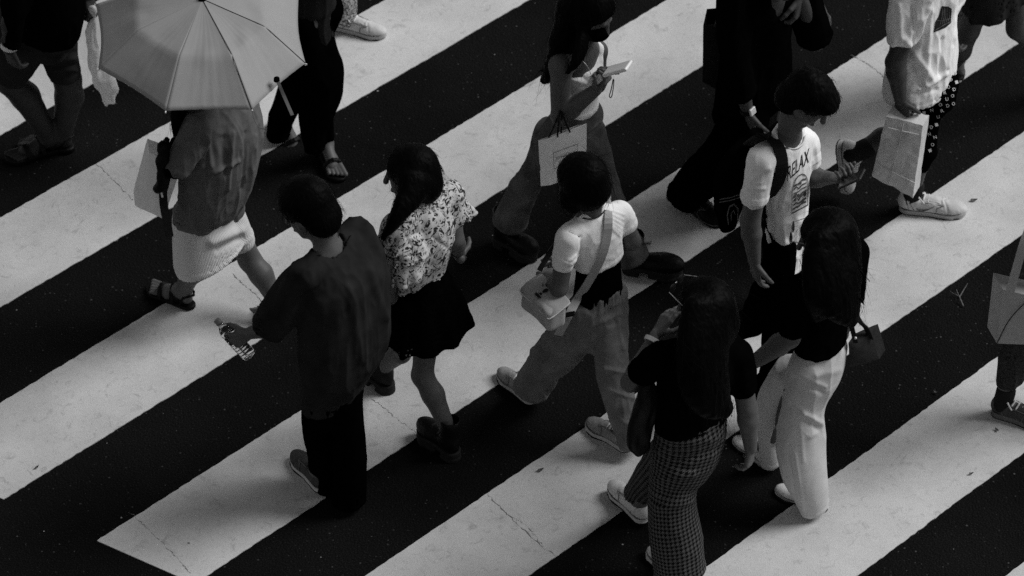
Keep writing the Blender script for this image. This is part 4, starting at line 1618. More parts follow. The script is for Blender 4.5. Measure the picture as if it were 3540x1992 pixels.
    link_mesh('buckle', V, Q, LEA, e, bc)
    # stamp on the flap: small arched word over a little figure-less emblem
    def W2(a, b):
        return bc + nn * .0235 + (ux * a * hx + uy * b * hy)
    tv, tf = [], []
    base_ang = 0
    word = 'HELLO'
    for i, ch in enumerate(word):
        v, f = text_pts(ch)
        th = math.radians(-56 + 28 * i)
        parts = []
        for q in v:
            lx, ly = (q[0] - .5) * .016, .026 + q[1] * .017
            parts.append([lx * math.cos(th) + ly * math.sin(th), -lx * math.sin(th) + ly * math.cos(th), 0])
        tv.append(A(parts))
        tf.append(f)
    VF = join(list(zip(tv, tf)))
    blob = [outline_fill([(.010 * math.cos(t), .004 + .014 * math.sin(t)) for t in np.linspace(0, 2 * math.pi, 13)[:-1]]), outline_fill([(-.006, -.014), (.006, -.014), (.008, -.024), (-.008, -.024)]), outline_fill([(-.018, -.028), (.018, -.028), (.018, -.040), (-.018, -.040)])]
    VF = join([VF] + blob)
    o1, upv = bc + nn * .0045 + ux * .006 - uy * .004, unit(ux)
    rgt = unit(uy)
    Vw = [o1 + rgt * v[0] + upv * v[1] for v in VF[0]]
    link_mesh('stamp', A(Vw) + nn * .007, VF[1], INK, e, bc, smoothed=False)


# ================================================================== 4 woman with phone and paper shopping bag
def phone_woman():
    F = Fig('long haired woman in face mask, white tank top and flared jeans looking at her phone', 'C5', (660, 1490), (.85, -.53), .98)
    G = {'L': dict(kn=(395, 965, .06), heel=(175, 1345, 'z', 0), dir=(.8, -.6), len=.25, ah=.12), 'R': dict(kn=(790, 1010, -.1), heel=('C6', 660, 570, 'z', 0), dir=(.98, -.2), len=.285, ah=.12)}
    F.body((708, 60, -.02), (.82, -.57), 30, (668, 262, 0), (635, 690, 0),
           {'R': dict(sh=(545, 365, -.12), el=(545, 648, -.15), wr=(742, 500, -.20), t=1.08, hd=dict(tip=(830, 425, -.22), N=(-.1, .2, 1.0), curl=[35, 45, 55, 60])),
            'L': dict(sh=(745, 285, .10), el=(745, 470, .12), wr=(770, 405, .0), hd=dict(tip=(835, 372, -.08), N=(0, -.5, -.4), curl=15))}, G, SK, hs=1.0)
    T = F.loft([(672, 318, .0, 62, .5), (672, 365, 0, 97), (682, 430, -.01, 104), (668, 510, 0, 92), (655, 600, 0, 96)], q=.75, n=16, round0=True, hollow=.02)
    st = chain([F.J((595, 355, -.10)), F.J((588, 325, -.09)), F.J((612, 270, -.04))], [.016, .013, .012]) + chain([F.J((762, 330, .02)), F.J((762, 270, .05)), F.J((738, 225, .07))], [.016, .013, .012])
    nk = F.loft([(690, 225, -.06, 58), (698, 322, -.11, 34)], q=.9, round1=True)
    F.mesh('tank_top', [T] + F.cov((.25, .8), e=.005) + st, WHT, k=.03, vox=.006, subs=[nk], folds=[(.003, (.05, .05, .05), 3)], keep='t',
           creases=[(590, 440, 700, 470, 9, .006), (600, 520, 720, 480, 10, .006), (600, 390, 680, 440, 8, -.005), (610, 560, 730, 530, 10, -.006), (700, 560, 745, 500, 8, .006)])
    HP = F.loft([(655, 590, 0, 96), (640, 640, 0, 120), (605, 720, 0, 180), (595, 800, 0, 195)], q=.62, round1=True)
    LL = F.loft([(510, 740, .03, 118), (445, 860, .06, 84), (400, 965, .08, 76), (325, 1090, .11, 84), (262, 1235, .13, 100)], q=.9, hollow=.09, n=18)
    LR = F.loft([(680, 730, -.03, 112), (745, 880, -.08, 88), (795, 1030, -.10, 74), (862, 1230, -.13, 76), (945, 1430, -.12, 92)], q=.9, hollow=.09, n=18)
    F.mesh('flared_jeans', [HP, LL, LR] + F.cov((.8, 1), leg=(1.8, 1.8), e=.008), DENIM, k=.02, vox=.0055, folds=[(.004, (.05, .05, .10), 2)], keep='j',
           creases=[(330, 980, 430, 950, 10, .008), (300, 1030, 400, 1000, 12, -.006), (600, 640, 720, 600, 6, .005), (690, 740, 640, 800, 14, -.010), (390, 790, 470, 760, 8, .006), (760, 860, 840, 840, 10, .004)])
    # waistband, fly and frayed hem threads
    P = [F.hit('j', x, y, .004)[0] for x, y in ((600, 655), (640, 640), (680, 615), (715, 585), (742, 560))]
    P = [p for p in P if p is not None]
    if len(P) > 2:
        strap('waistband', P, .03, A([0, 0, 1.0]), .004, DENIM, F.root, F.base)
    rg = np.random.RandomState(5)
    th = []
    for cx, cy, w, n_ in ((262, 1255, 100, 60),):
        for i in range(n_):
            a = rg.uniform(-1, 1)
            p = F.J((cx + a * w, cy + 12 * rg.randn(), .12 if cx < 500 else -.13))
            th += chain([p, p + A([rg.randn() * .006, rg.randn() * .01 - .01, -.012 - .012 * rg.rand()])], [.0012, .0008])
    F.mesh('frayed_threads', th, DENIM, k=.001, vox=.0022, it=0)
    th = []
    for i in range(16):
        p = F.J((1000 + 6 * rg.randn(), 1362 + 8 * rg.randn(), -.14))
        th += chain([p, p + A([.03 + .02 * rg.rand(), 0, .008 * rg.randn()])], [.0016, .0009])
    F.mesh('frayed_threads', th, DENIM, k=.001, vox=.0022, it=0)
    for sd, sg in (('L', -1), ('R', 1)):
        F.shoe(G[sd], LEA, RUBD, 'boot', sg, None, name='platform_boot')
    F.hair([F.hell((0, -.02, .046), (.094, .108, .096)), F.hell((0, -.055, -.04), (.092, .075, .11)),
            F.loft([(650, 20, .03, 120), (620, 120, .03, 112), (585, 220, .0, 112), (548, 320, -.04, 92), (500, 400, -.08, 70), (452, 448, -.09, 26)], q=.6, round0=True, round1=True).prim(),
            F.loft([(672, 140, -.08, 32), (665, 230, -.13, 38), (640, 330, -.17, 36), (585, 405, -.18, 14)], q=.6, round0=True, round1=True).prim()],
           HAIR, amp=.0022, k=.035, subs=[F.hell((0, .118, -.03), (.072, .080, .10))],
           strands=[[(450, 430, -.08), (430, 455, -.08), (395, 458, -.08)], [(640, 330, -.18), (615, 380, -.2), (560, 415, -.19)], [(660, 330, -.16), (640, 365, -.2), (600, 400, -.19)], [(470, 380, -.08), (425, 400, -.08), (415, 440, -.08)]])
    mk = [F.hell((0, .072, -.055), (.058, .052, .056)), F.hell((0, .108, -.045), (.028, .022, .034))]
    F.mesh('face_mask', mk, BLK, k=.02, vox=.005)
    P = [F.hit('t', x, y, .004)[0] for x, y in ((712, 420), (718, 455), (722, 500), (716, 530))]
    P = [p for p in P if p is not None]
    if len(P) > 2:
        tube('necklace', [F.J((640, 318, -.12)), F.J((690, 365, -.14))] + P, .0016, MET, F.root, F.base)
    # phone with wrist strap
    e, c, x, y, n, hx, hy = handset('phone', 'thick white phone held up by the woman in the white tank top', F, (792, 385, -.20), (930, 345, -.26), (926, 385, -.32), (800, 418, -.27), PHW, .016)
    tube('wrist_strap', [F.J((838, 440, -.24)), F.J((826, 500, -.24)), F.J((816, 536, -.24)), F.J((828, 540, -.24)), F.J((838, 490, -.24)), F.J((842, 445, -.24))], .0022, LEAD, e, c)
    # shopping bag on the forearm
    Q = [F.J(p) for p in ((470, 775, -.24), (690, 690, -.20), (688, 968, -.20), (484, 1032, -.24))]
    bc = sum(Q) / 4
    bk = F.J((420, 782, -.15)) - Q[0]
    eb = empty('shopping_bag', Q[3], 'white paper shopping bag with dark rope handles on the tank top woman’s arm', 'shopping bag')
    slab('paper_bag', Q, bk, PAPW, (16, 16), .004, .0015, 4, eb, Q[3], open_top=True, th=.002)
    for k, o in ((0, 0), (1, 1)):
        tube('rope_handle', [Q[0] * .74 + Q[1] * .26 + bk * o + A([0, 0, -.01]), F.J((532, 700, -.22)) + bk * o * .5, F.J((545, 640, -.2)) + A([0, -.03, .05]), F.J((575, 690, -.22)) + bk * o * .5, Q[0] * .42 + Q[1] * .58 + bk * o + A([0, 0, -.01])], .004, LEA, eb, Q[3], n=24)
    fr = stroke([(.13, .34), (.75, .34), (.75, .68), (.13, .68)], .009, True)
    tx = []
    for body, x0, y0, w, h in (('JO MALONE', .18, .49, .52, .075), ('LONDON', .35, .42, .19, .035)):
        v, f = text_pts(body)
        tx.append((v * A([w, h, 0]) + A([x0, y0, 0]), f))
    onquad(join([fr] + tx), Q, INK, 'lettering', eb, Q[3], .0065)


# ================================================================== 5 man in black with watch, 6 woman behind him
def black_man():
    F = Fig('man all in loose black clothes with a wristwatch, striding ahead of the backpack boy', 'C7', (500, 1215), (.58, -.81), 1.05)
    G = {'L': dict(kn=(370, 740, .17), heel=(120, 925, 'z', .02), dir=(.7, -.7), pitch=8, len=.29), 'R': dict(kn=('b', .09, .22, .5), heel=('b', .09, .42, 0), dir=(.58, -.81), len=.29)}
    F.body(('b', 0, .08, 1.62), (.6, -.8), 15, ('b', 0, .02, 1.43), ('b', 0, 0, .88),
           {'R': dict(el=(400, 290, -.16), wr=(462, 530, -.16), hd=dict(tip=(490, 650, -.16), N=(.6, .2, -.2), curl=25)), 'L': dict(el=('b', -.24, .05, 1.12), wr=('C12', 858, -25, .0), hd=dict(tip=('C12', 822, 150, -.03), N=(-.6, .2, 0), curl=35))}, G, SKD)
    T = F.loft([(490, -330, 0, 90), (490, -260, 0, 150), (490, -60, 0, 158), (490, 150, 0, 158), (488, 330, 0, 160), (480, 480, 0, 160)], q=.68, hollow=.08, round0=True, n=18)
    sl = F.loft([(400, -150, -.14, 70), (380, 60, -.16, 72), (400, 280, -.17, 66), (445, 455, -.16, 50)], q=.95, hollow=.05, round0=True)
    F.mesh('shirt', [T, sl, F.sleeve('L', r0=.075, r1=.075, t=.95)] + F.cov((.1, .95), (.9, 1.6), e=.015), BLK, k=.05, folds=[(.008, (.06, .06, .25), 2)])
    HP = F.loft([(485, 440, 0, 150), (480, 600, 0, 148)], q=.7, round1=True)
    LL = F.loft([(440, 600, .05, 120), (350, 740, .16, 112), (240, 850, .26, 108), (165, 935, .33, 95)], q=.9, hollow=.08)
    LR = F.loft([(520, 640, -.05, 105), (590, 850, -.17, 90), (690, 1130, -.33, 82), (750, 1330, -.36, 80)], q=.9, hollow=.08)
    F.mesh('trousers', [HP, LL, LR] + F.cov((.8, 1), leg=(1.9, 1.9), e=.008), BLK2, k=.04, folds=[(.008, (.06, .06, .2), 4)])
    shoes(F, G, LEA, RUBD, 'sneaker', LACD)
    F.hair([F.hell(*q) for q in CAP], HAIR, subs=[F.hell(*FACE)])
    W = F.arm['R'][2]
    ax = unit(F.arm['R'][2] - F.arm['R'][1])
    rg = [W - ax * .005 + .030 * (math.cos(a) * unit(np.cross(ax, [0, 1, 0])) + math.sin(a) * np.cross(ax, unit(np.cross(ax, [0, 1, 0])))) for a in np.linspace(0, 2 * math.pi, 16)]
    o = strap('wristwatch', rg, .020, ax, .004, LEA, F.root, F.base, n=32)
    c = W + unit(A([.6, -.6, .4])) * .031
    V, Q = field_mesh([box(c, (.018, .018, .006), A([ax, unit(np.cross(ax, [.6, -.6, .4])), unit(np.cross(ax, np.cross(ax, [.6, -.6, .4])))]), .004)], .003, .001)
    link_mesh('dial', V, Q, MET, o, F.base)


def hidden_woman():
    F = Fig('woman in black dress mostly hidden behind the man in black, carrying a black paper bag', 'C12', ('C7', 470, 900), (.65, -.76), .95)
    G = {'L': dict(kn=('b', -.085, -.02, .46), heel=('b', -.09, -.15, 0), dir=(.65, -.76), len=.25), 'R': dict(kn=('b', .085, .12, .48), heel=('b', .085, .1, 0), dir=(.65, -.76), len=.25)}
    F.body(('b', 0, .06, 1.63), (.65, -.76), 15, ('b', 0, 0, 1.45), ('b', 0, 0, .9),
           {'R': dict(el=(290, -110, -.02), wr=(238, 120, -.06), hd=dict(tip=(210, 270, -.06), N=(.6, .5, 0), curl=55)), 'L': dict(el=('b', -.2, .08, 1.1), wr=('b', -.12, .28, 1.1))}, G, SK)
    D = Loft([F.Nb - A([0, 0, .0]), F.Nb - A([0, 0, .06]), F.Pv + A([0, 0, .25]), F.Pv, F.Pv - A([0, 0, .45])], A([.06, .15, .14, .17, .2]), A([.05, .09, .1, .12, .15]), F.r, round0=True, hollow=.1)
    F.mesh('dress', [D, F.sleeve('L', t=.5), F.sleeve('R', t=.6)] + F.cov((.1, 1), (.5, .5), (.9, .9), e=.015), BLK, k=.04, folds=[(.008, (.06, .06, .25), 2)])
    F.hair([F.hell(*q) for q in CAP], HAIR, subs=[F.hell(*FACE)])
    shoes(F, G, LEA, RUBD, 'plain')
    Q = [F.J(p) for p in ((72, 208, -.05), (255, 190, -.05), (262, 770, -.05), (66, 662, -.05))]
    e = empty('paper_bag', Q[3], 'large black paper bag hanging left of the man in black', 'paper bag')
    slab('bag_body', Q, A([.02, .12, 0]), PAPB, (12, 14), .004, .002, 4, e, Q[3], open_top=True, th=.002)
    strap('handle', [Q[0] * .5 + Q[1] * .5, F.J((205, 215, -.07)), F.J((230, 150, -.06)), F.J((265, 95, -.05))], .022, A([1, 0, 0]), .003, LEA, e, Q[3])


# ================================================================== 7 boy with backpack
def backpack_boy():
    F = Fig('young man in white RELAX T-shirt and black trousers wearing a backpack and reading his phone', 'C7', ('D', 1960, 1000), (.75, -.66), .98)
    G = {'R': dict(kn=('C9', 872, 470, -.12), heel=('C9', 748, 742, 'z', .0), dir=(.25, -.97), len=.27), 'L': dict(kn=('C9', 755, 235, .10), heel=('C9', 545, 268, 'z', .06), dir=(.6, -.75), pitch=35, len=.27)}
    F.body((745, 478, -.03), (.95, -.3), 40, (655, 655, 0), (648, 1130, 0),
           {'R': dict(sh=(528, 765, -.13), el=(475, 1060, -.16), wr=(495, 1250, -.18), t=1.05, hd=dict(tip=(505, 1375, -.18), N=(.7, .3, -.1), curl=20)),
            'L': dict(sh=(740, 690, .09), el=(765, 850, .08), wr=(868, 850, -.06), hd=dict(tip=(960, 855, -.14), N=(0, .1, 1.0), curl=[40, 45, 50, 55]))}, G, SK, hs=1.0, hipw=.045, tor=.7)
    T = F.loft([(655, 635, 0, 80), (645, 700, 0, 128, .5), (655, 790, 0, 114), (652, 950, 0, 104), (645, 1110, 0, 99), (638, 1278, 0, 97)], q=.66, n=20, hollow=.06, round0=True)
    sR = F.loft([(540, 728, -.09, 54), (522, 820, -.13, 60), (490, 945, -.15, 55)], q=.95, hollow=.05, round0=True)
    sL = F.loft([(725, 660, .07, 42), (752, 715, .08, 40), (762, 760, .07, 36)], q=.95, hollow=.05, round0=True)
    nk = F.loft([(668, 610, -.02, 72), (668, 672, -.05, 58)], q=.85, round1=True)
    F.mesh('t_shirt', [T, sR, sL] + F.cov((.1, .95), (.5, .6), e=.009), WHT, k=.04, vox=.0062, subs=[nk], folds=[(.006, (.05, .05, .16), 2), (.003, (.025, .025, .06), 5)], keep='t',
           creases=[(640, 800, 600, 1000, 14, -.008), (700, 1050, 610, 1180, 14, .008), (560, 1000, 600, 1240, 10, -.010), (640, 1150, 690, 1230, 14, .008), (480, 860, 560, 800, 10, .006), (460, 900, 540, 900, 9, .005), (720, 680, 700, 780, 8, .005)])
    P = [F.hit('t', x, y, .002)[0] for x, y in ((572, 640), (600, 680), (645, 710), (690, 715), (722, 690), (735, 650))]
    P = [p for p in P if p is not None]
    if len(P) > 3:
        strap('neckband', P, .018, A([0, -.4, .9]), .004, WHT, F.root, F.base)
    HP = F.loft([(636, 1262, 0, 66), ('C9', 932, 20, 0, 92), ('C9', 925, 130, 0, 102)], q=.75, round1=True)
    LL = F.loft([('C9', 880, 130, .03, 85), ('C9', 770, 222, .11, 72), ('C9', 660, 268, .19, 64), ('C9', 555, 275, .26, 58)], q=.9)
    LR = F.loft([('C9', 910, 170, -.03, 85), ('C9', 885, 400, -.12, 72), ('C9', 840, 600, -.2, 62), ('C9', 795, 745, -.25, 55)], q=.9, hollow=.06)
    F.mesh('trousers', [HP, LL, LR] + F.cov(None, leg=(1.95, 1.9), e=.005), BLK2, k=.04, folds=[(.007, (.06, .06, .12), 4)])
    shoes(F, G, SNW, RUB, 'sneaker', LAC)
    F.hair([F.hell((0, -.018, .046), (.090, .110, .092)), F.hell((0, -.05, -.03), (.080, .070, .080)), F.hell((0, .068, .070), (.066, .040, .034))], HAIR, amp=.0030, wl=.012, fall=.04, subs=[F.hell((0, .125, -.04), (.074, .082, .085))],
           strands=[[(850, 470, -.08), (872, 490, -.08), (868, 515, -.08)], [(840, 440, -.08), (868, 462, -.08), (875, 490, -.08)]])
    # printing on the chest
    tv, tf = text_pts('RELAX')
    sk = [(v[0], v[1], 0) for v in tv]
    printed(F, 't', (A(sk), tf), (650, 866), (102, -92), (4, -70), INK, 'lettering')
    arch = [(.0, .0), (.0, .55)] + [(.5 - .5 * math.cos(a), .55 + .45 * math.sin(a)) for a in np.linspace(.2, math.pi - .2, 8)] + [(1, .55), (1, .0)]
    rg = np.random.RandomState(11)
    dr = [stroke(arch, .035, True)]
    for i in range(7):
        y0 = .1 + .11 * i
        dr.append(stroke([(.10, y0), (.25, y0 + .08 * rg.rand()), (.42, y0 - .05 * rg.rand()), (.62, y0 + .09 * rg.rand()), (.88, y0 + .02)], .03 + .03 * rg.rand()))
    for i in range(9):
        cx, cy, rr = .15 + .7 * rg.rand(), .12 + .7 * rg.rand(), .05 + .06 * rg.rand()
        dr.append(outline_fill([(cx + rr * math.cos(t) * (.7 + .6 * rg.rand()), cy + rr * .7 * math.sin(t)) for t in np.linspace(0, 2 * math.pi, 9)[:-1]]))
    printed(F, 't', join(dr), (672, 1018), (76, -40), (2, -165), INKG, 'print')
    # phone
    e, c, x, y, n, hx, hy = handset('phone', 'black phone in the hand of the man in the RELAX T-shirt', F, ('C8', 92, 1135, -.12), ('C8', 232, 1078, -.15), ('C8', 252, 1105, -.22), ('C8', 108, 1178, -.2), PHB)
    # backpack
    bc = F.J((385, 850, .02))
    eb = empty('backpack', bc, 'black backpack with striped pocket on the back of the RELAX T-shirt man', 'backpack')
    bp_ = F.loft([(500, 640, .12, 45), (455, 720, .10, 82), (410, 830, .06, 104), (380, 950, .03, 86), (372, 1040, .02, 50), (368, 1078, .02, 36)], q=.62, round0=True, round1=True, n=16)
    V, Q = field_mesh([bp_.prim()], .007, .02)
    V = smooth(V, Q, 1)
    V = V + normals(V, Q) * ((vnoise(V / .05, 4) - .5) * .016)[:, None]
    link_mesh('pack_body', V, Q, BLK, eb, bc)
    keyed = {'p': (V, BVHTree.FromPolygons(V.tolist(), Q.tolist()))}
    F.bvh.update(keyed)
    printed(F, 'p', join([stroke([(.0, .84), (.5, .86), (1, .92)], .028), stroke([(.0, .76), (.5, .78), (1, .84)], .028), stroke([(.42, .10), (.36, .35), (.46, .60), (.70, .66), (.9, .5), (.86, .2)], .05), stroke([(.55, .2), (.55, .40), (.68, .48), (.74, .36)], .035)]), (330, 1090), (95, -10), (0, -165), INKG, 'emblem', eb)
    o = COL.objects
    P = []
    for x, y in ((520, 655), (560, 662), (600, 710), (618, 780), (606, 860), (575, 925), (548, 985)):
        h_, n_ = F.hit('t', x, y, .012)
        P.append(h_ if h_ is not None else F.J((x, y, -.1)))
    strap('shoulder_strap', [F.J((470, 690, .06))] + P + [F.J((528, 1030, -.06))], .050, A([.9, .25, -.3]), .012, GRYD, eb, bc, n=40)
    P = []
    for x, y in ((542, 985), (552, 1060), (575, 1130), (590, 1190)):
        h_, n_ = F.hit('t', x, y, .006)
        P.append(h_ if h_ is not None else F.J((x, y, -.1)))
    strap('webbing_tail', P, .010, A([1, 0, 0]), .003, BLK, eb, bc)
    strap('shoulder_strap', [F.J((570, 590, .14)), F.J((610, 555, .10))], .045, A([0, 1, 0]), .010, GRYD, eb, bc)
    for o_ in eb.children:
        pass
    # printed() parts were made relative to the figure base
    for ch in eb.children:
        if ch.name.startswith('emblem'):
            ch.location = Vector(F.base - bc)


# ================================================================== 8 man in white T-shirt with paper bag
def white_tee_man():
    F = Fig('man in oversized white T-shirt and black letter print shorts holding a plain paper bag', 'C8', (600, 1310), (.85, -.53), .97)
    G = {'R': dict(kn=(622, 950, -.03), heel=(452, 1308, 'z', 0), dir=(.99, -.16), len=.335), 'L': dict(kn=(450, 855, .08), heel=(80, 872, .10), dir=(.14, -.12, -1.0), up=(.93, -.42, .22), len=.30)}
    F.body(('b', 0, .08, 1.60), (.85, -.53), 15, ('b', 0, .02, 1.42), ('b', 0, 0, .84),
           {'R': dict(el=(442, 390, -.20), wr=(475, 625, -.2), t=1.1, hd=dict(tip=(500, 800, -.2), N=(.5, .6, -.2), curl=[55, 60, 60, 60])), 'L': dict(el=('b', -.15, -.03, 1.0), wr=('C13', 850, 430, .10), hd=dict(tip=('C13', 892, 570, .1), N=(.4, .4, 0), curl=35))}, G, SKD)
    T = F.loft([(640, -330, 0, 110), (640, -260, 0, 190, .5), (625, -120, 0, 200), (628, 60, 0, 202), (625, 220, 0, 205), (612, 380, 0, 222), (598, 480, 0, 230), (592, 530, 0, 226)], q=.66, n=22, hollow=.06, round0=True)
    sl = F.loft([(500, -150, -.14, 70), (485, 20, -.17, 75), (470, 150, -.19, 73), (464, 262, -.2, 66)], q=.95, hollow=.05, round0=True)
    F.mesh('t_shirt', [T, sl, F.sleeve('L', r0=.075, r1=.075, t=.8)] + F.cov((.1, .95), (.8, .65), e=.015), WHT, k=.05, vox=.0065, folds=[(.009, (.06, .06, .22), 2), (.005, (.03, .03, .08), 5)], keep='t',
           creases=[(545, 40, 560, 190, 12, -.014), (500, 240, 660, 480, 22, .012), (540, 420, 620, 560, 18, -.012), (660, 60, 640, 420, 18, .010), (740, 250, 720, 470, 18, -.010), (600, 560, 760, 460, 14, .012), (800, 300, 770, 420, 12, .010), (560, 590, 700, 560, 12, -.006), (470, 30, 480, 240, 14, .010), (590, 170, 540, 330, 24, -.014)])
    L1 = F.loft([(640, 600, -.02, 120), (640, 750, -.03, 84), (642, 960, -.03, 52)], q=1.0, hollow=.05)
    L2 = F.loft([(640, 590, .05, 130), (560, 740, .06, 95), (470, 850, .08, 75)], q=.95, hollow=.05)
    HP = F.loft([(640, 460, 0, 170), (690, 560, 0, 160), (715, 620, .0, 120)], q=.75, round1=True)
    F.mesh('shorts', [HP, L1, L2] + F.cov((.8, 1), leg=(.95, 1.25), e=.008), BLK, k=.03, folds=[(.007, (.05, .05, .15), 3)], keep='s')
    # scattered letters printed on the shorts
    rg = np.random.RandomState(2)
    parts = []
    spots = [(590, 668), (645, 730), (672, 688), (685, 640), (735, 692), (712, 730), (752, 580), (775, 545), (790, 500), (800, 600), (770, 660), (605, 778), (668, 795), (655, 838), (690, 858), (675, 905), (660, 942), (618, 890), (745, 750), (775, 712), (810, 560), (815, 460), (825, 515), (700, 780), (640, 640), (805, 650), (625, 705), (765, 620), (725, 655)]
    VV, FF, n = [], [], 0
    for i, (x, y) in enumerate(spots):
        ch = 'JONDUROHI'[rg.randint(9)]
        v, f = text_pts(ch)
        a = -.35 + .3 * rg.rand()
        w, h = 18, 20
        P = []
        ok = True
        for q in v:
            lx, ly = (q[0] - .5) * w, (q[1] - .5) * h
            p, nn = F.hit('s', x + lx * math.cos(a) + ly * math.sin(a), y + lx * math.sin(a) - ly * math.cos(a), .003)
            if p is None:
                ok = False
                break
            P.append(p)
        if ok:
            VV.append(A(P))
            FF += [[j + n for j in q] for q in f]
            n += len(P)
    if VV:
        link_mesh('lettering', np.vstack(VV), FF, INKW, F.root, F.base)
    # chest print: a plain dark shape with a few pale lines
    printed(F, 't', outline_fill([(.42, 1), (.78, .98), (.95, .9), (.9, .35), (.62, .18), (0, 0), (.12, .45), (.28, .62)]), (684, 202), (118, 0), (0, -165), INK, 'print')
    printed(F, 't', join([stroke([(.30 + .11 * i, .25 + .05 * i), (.42 + .10 * i, .60), (.44 + .09 * i, .92)], .022) for i in range(5)] + [stroke([(.1, .1), (.55, .30), (.9, .42)], .03), stroke([(.15, .45), (.5, .45), (.9, .55)], .02)]), (684, 202), (118, 0), (0, -165), INKG, 'print', off=.004)
    sh_ = F.shoe(G['R'], SNW, RUB, 'sneaker', 1, LAC)
    hl, fd, up3, L_ = F.foot(G['R'])
    xx = np.cross(fd, up3)
    q = L_ / .29
    tube('emblem', [hl + (xx * a + fd * b) * q + up3 * c for a, b, c in ((.034, .150, .064), (.040, .125, .048), (.042, .100, .040), (.040, .084, .046), (.037, .080, .056))], [.0012, .0028, .0036, .003, .001], INKG, sh_, F.base, n=24, seg=6)
    F.shoe(G['L'], SNW, RUB, 'sneaker', -1, LAC)
    for sd in 'LR':
        h_, k_, a_ = F.leg[sd]
        u = unit(k_ - a_)
        F.mesh('sock', chain([a_ - u * .02, a_ + u * .055], [.043, .045]), GRYD, k=.005, folds=[(.002, (.03, .03, .01), 3)])
    Q = [F.J(p) for p in ((385, 735, -.24), (615, 792, -.24), (556, 1238, -.24), (300, 1098, -.24))]
    e = empty('paper_bag', Q[3], 'pale translucent paper bag gripped by the man in the white T-shirt', 'paper bag')
    bk = F.J((430, 668, -.18)) - Q[0]
    slab('bag_body', Q, A([.03, .05, .02]), PARCH, (26, 32), .010, .009, 6, e, Q[3])
    for a0, a1 in (((.48, .02), (.40, .98)), ((.02, .80), (.98, .80)), ((.10, .16), (.92, .13))):
        P = [(Q[0] * (1 - u) + Q[1] * u) * (1 - v) + (Q[3] * (1 - u) + Q[2] * u) * v + unit(TOCAM) * .014 for u, v in (a0, ((a0[0] + a1[0]) / 2 + .01, (a0[1] + a1[1]) / 2), a1)]
        tube('fold', P, .0022, PARCH, e, Q[3], n=12, seg=5)
    inner = [Q[0] * .86 + Q[1] * .02 + Q[3] * .12, Q[1] * .8 + Q[2] * .14 + Q[0] * .06, Q[2] * .80 + Q[1] * .14 + Q[3] * .06, Q[3] * .82 + Q[0] * .12 + Q[2] * .06]
    slab('folded_goods', [q + A([.012, .025, .008]) for q in inner], A([.012, .02, .008]), GREY, (8, 8), .002, .002, 3, e, Q[3])


# ================================================================== 9, 10 people cut by the upper right corner
def print_trousers_person():
    F = Fig('person in mottled print trousers mostly hidden behind the man in the white T-shirt', 'C13', ('D', 2412, 206), (-.6, .8), .95)
    G = {'L': dict(kn=('b', -.07, .0, .46), heel=('b', -.07, -.05, 0), dir=(-.6, .8), len=.25), 'R': dict(kn=('b', .02, .05, .46), heel=('b', .03, .0, 0), dir=(-.6, .8), len=.25)}
    F.body(('b', 0, .05, 1.58), (-.6, .8), 10, ('b', 0, 0, 1.40), ('b', 0, 0, .85), {'L': dict(el=('b', -.2, .02, 1.14), wr=('b', -.12, .2, 1.22)), 'R': dict(el=('b', .2, .02, 1.14), wr=('b', .12, .2, 1.22))}, G, SK)
    LL = F.loft([(985, -480, .02, 95), (985, -200, .02, 85), (978, 200, .01, 75), (975, 600, .0, 66), (972, 985, 0, 50)], q=.9, hollow=.05)
    LR = F.loft([(935, -480, -.02, 95), (935, -200, -.02, 85), (935, 200, -.02, 70), (930, 900, 0, 60)], q=.9)
    F.mesh('trousers', [LL, LR] + F.cov((.8, 1), leg=(1.9, 1.9), e=.008), LEOP, k=.02, folds=[(.006, (.05, .05, .15), 3)])
    D = Loft([F.Nb, F.Nb - A([0, 0, .06]), F.Pv + A([0, 0, .2]), F.Pv - A([0, 0, .1])], A([.06, .15, .14, .16]), A([.05, .09, .1, .12]), F.r, round0=True)
    F.mesh('shirt', [D, F.sleeve('L', t=.6), F.sleeve('R', t=.6)] + F.cov((.1, .95), (.6, .6), e=.015), BLK, k=.04)
    F.hair([F.hell(*q) for q in CAP], HAIR, subs=[F.hell(*FACE)])
    shoes(F, G, LEA, RUBD, 'plain')


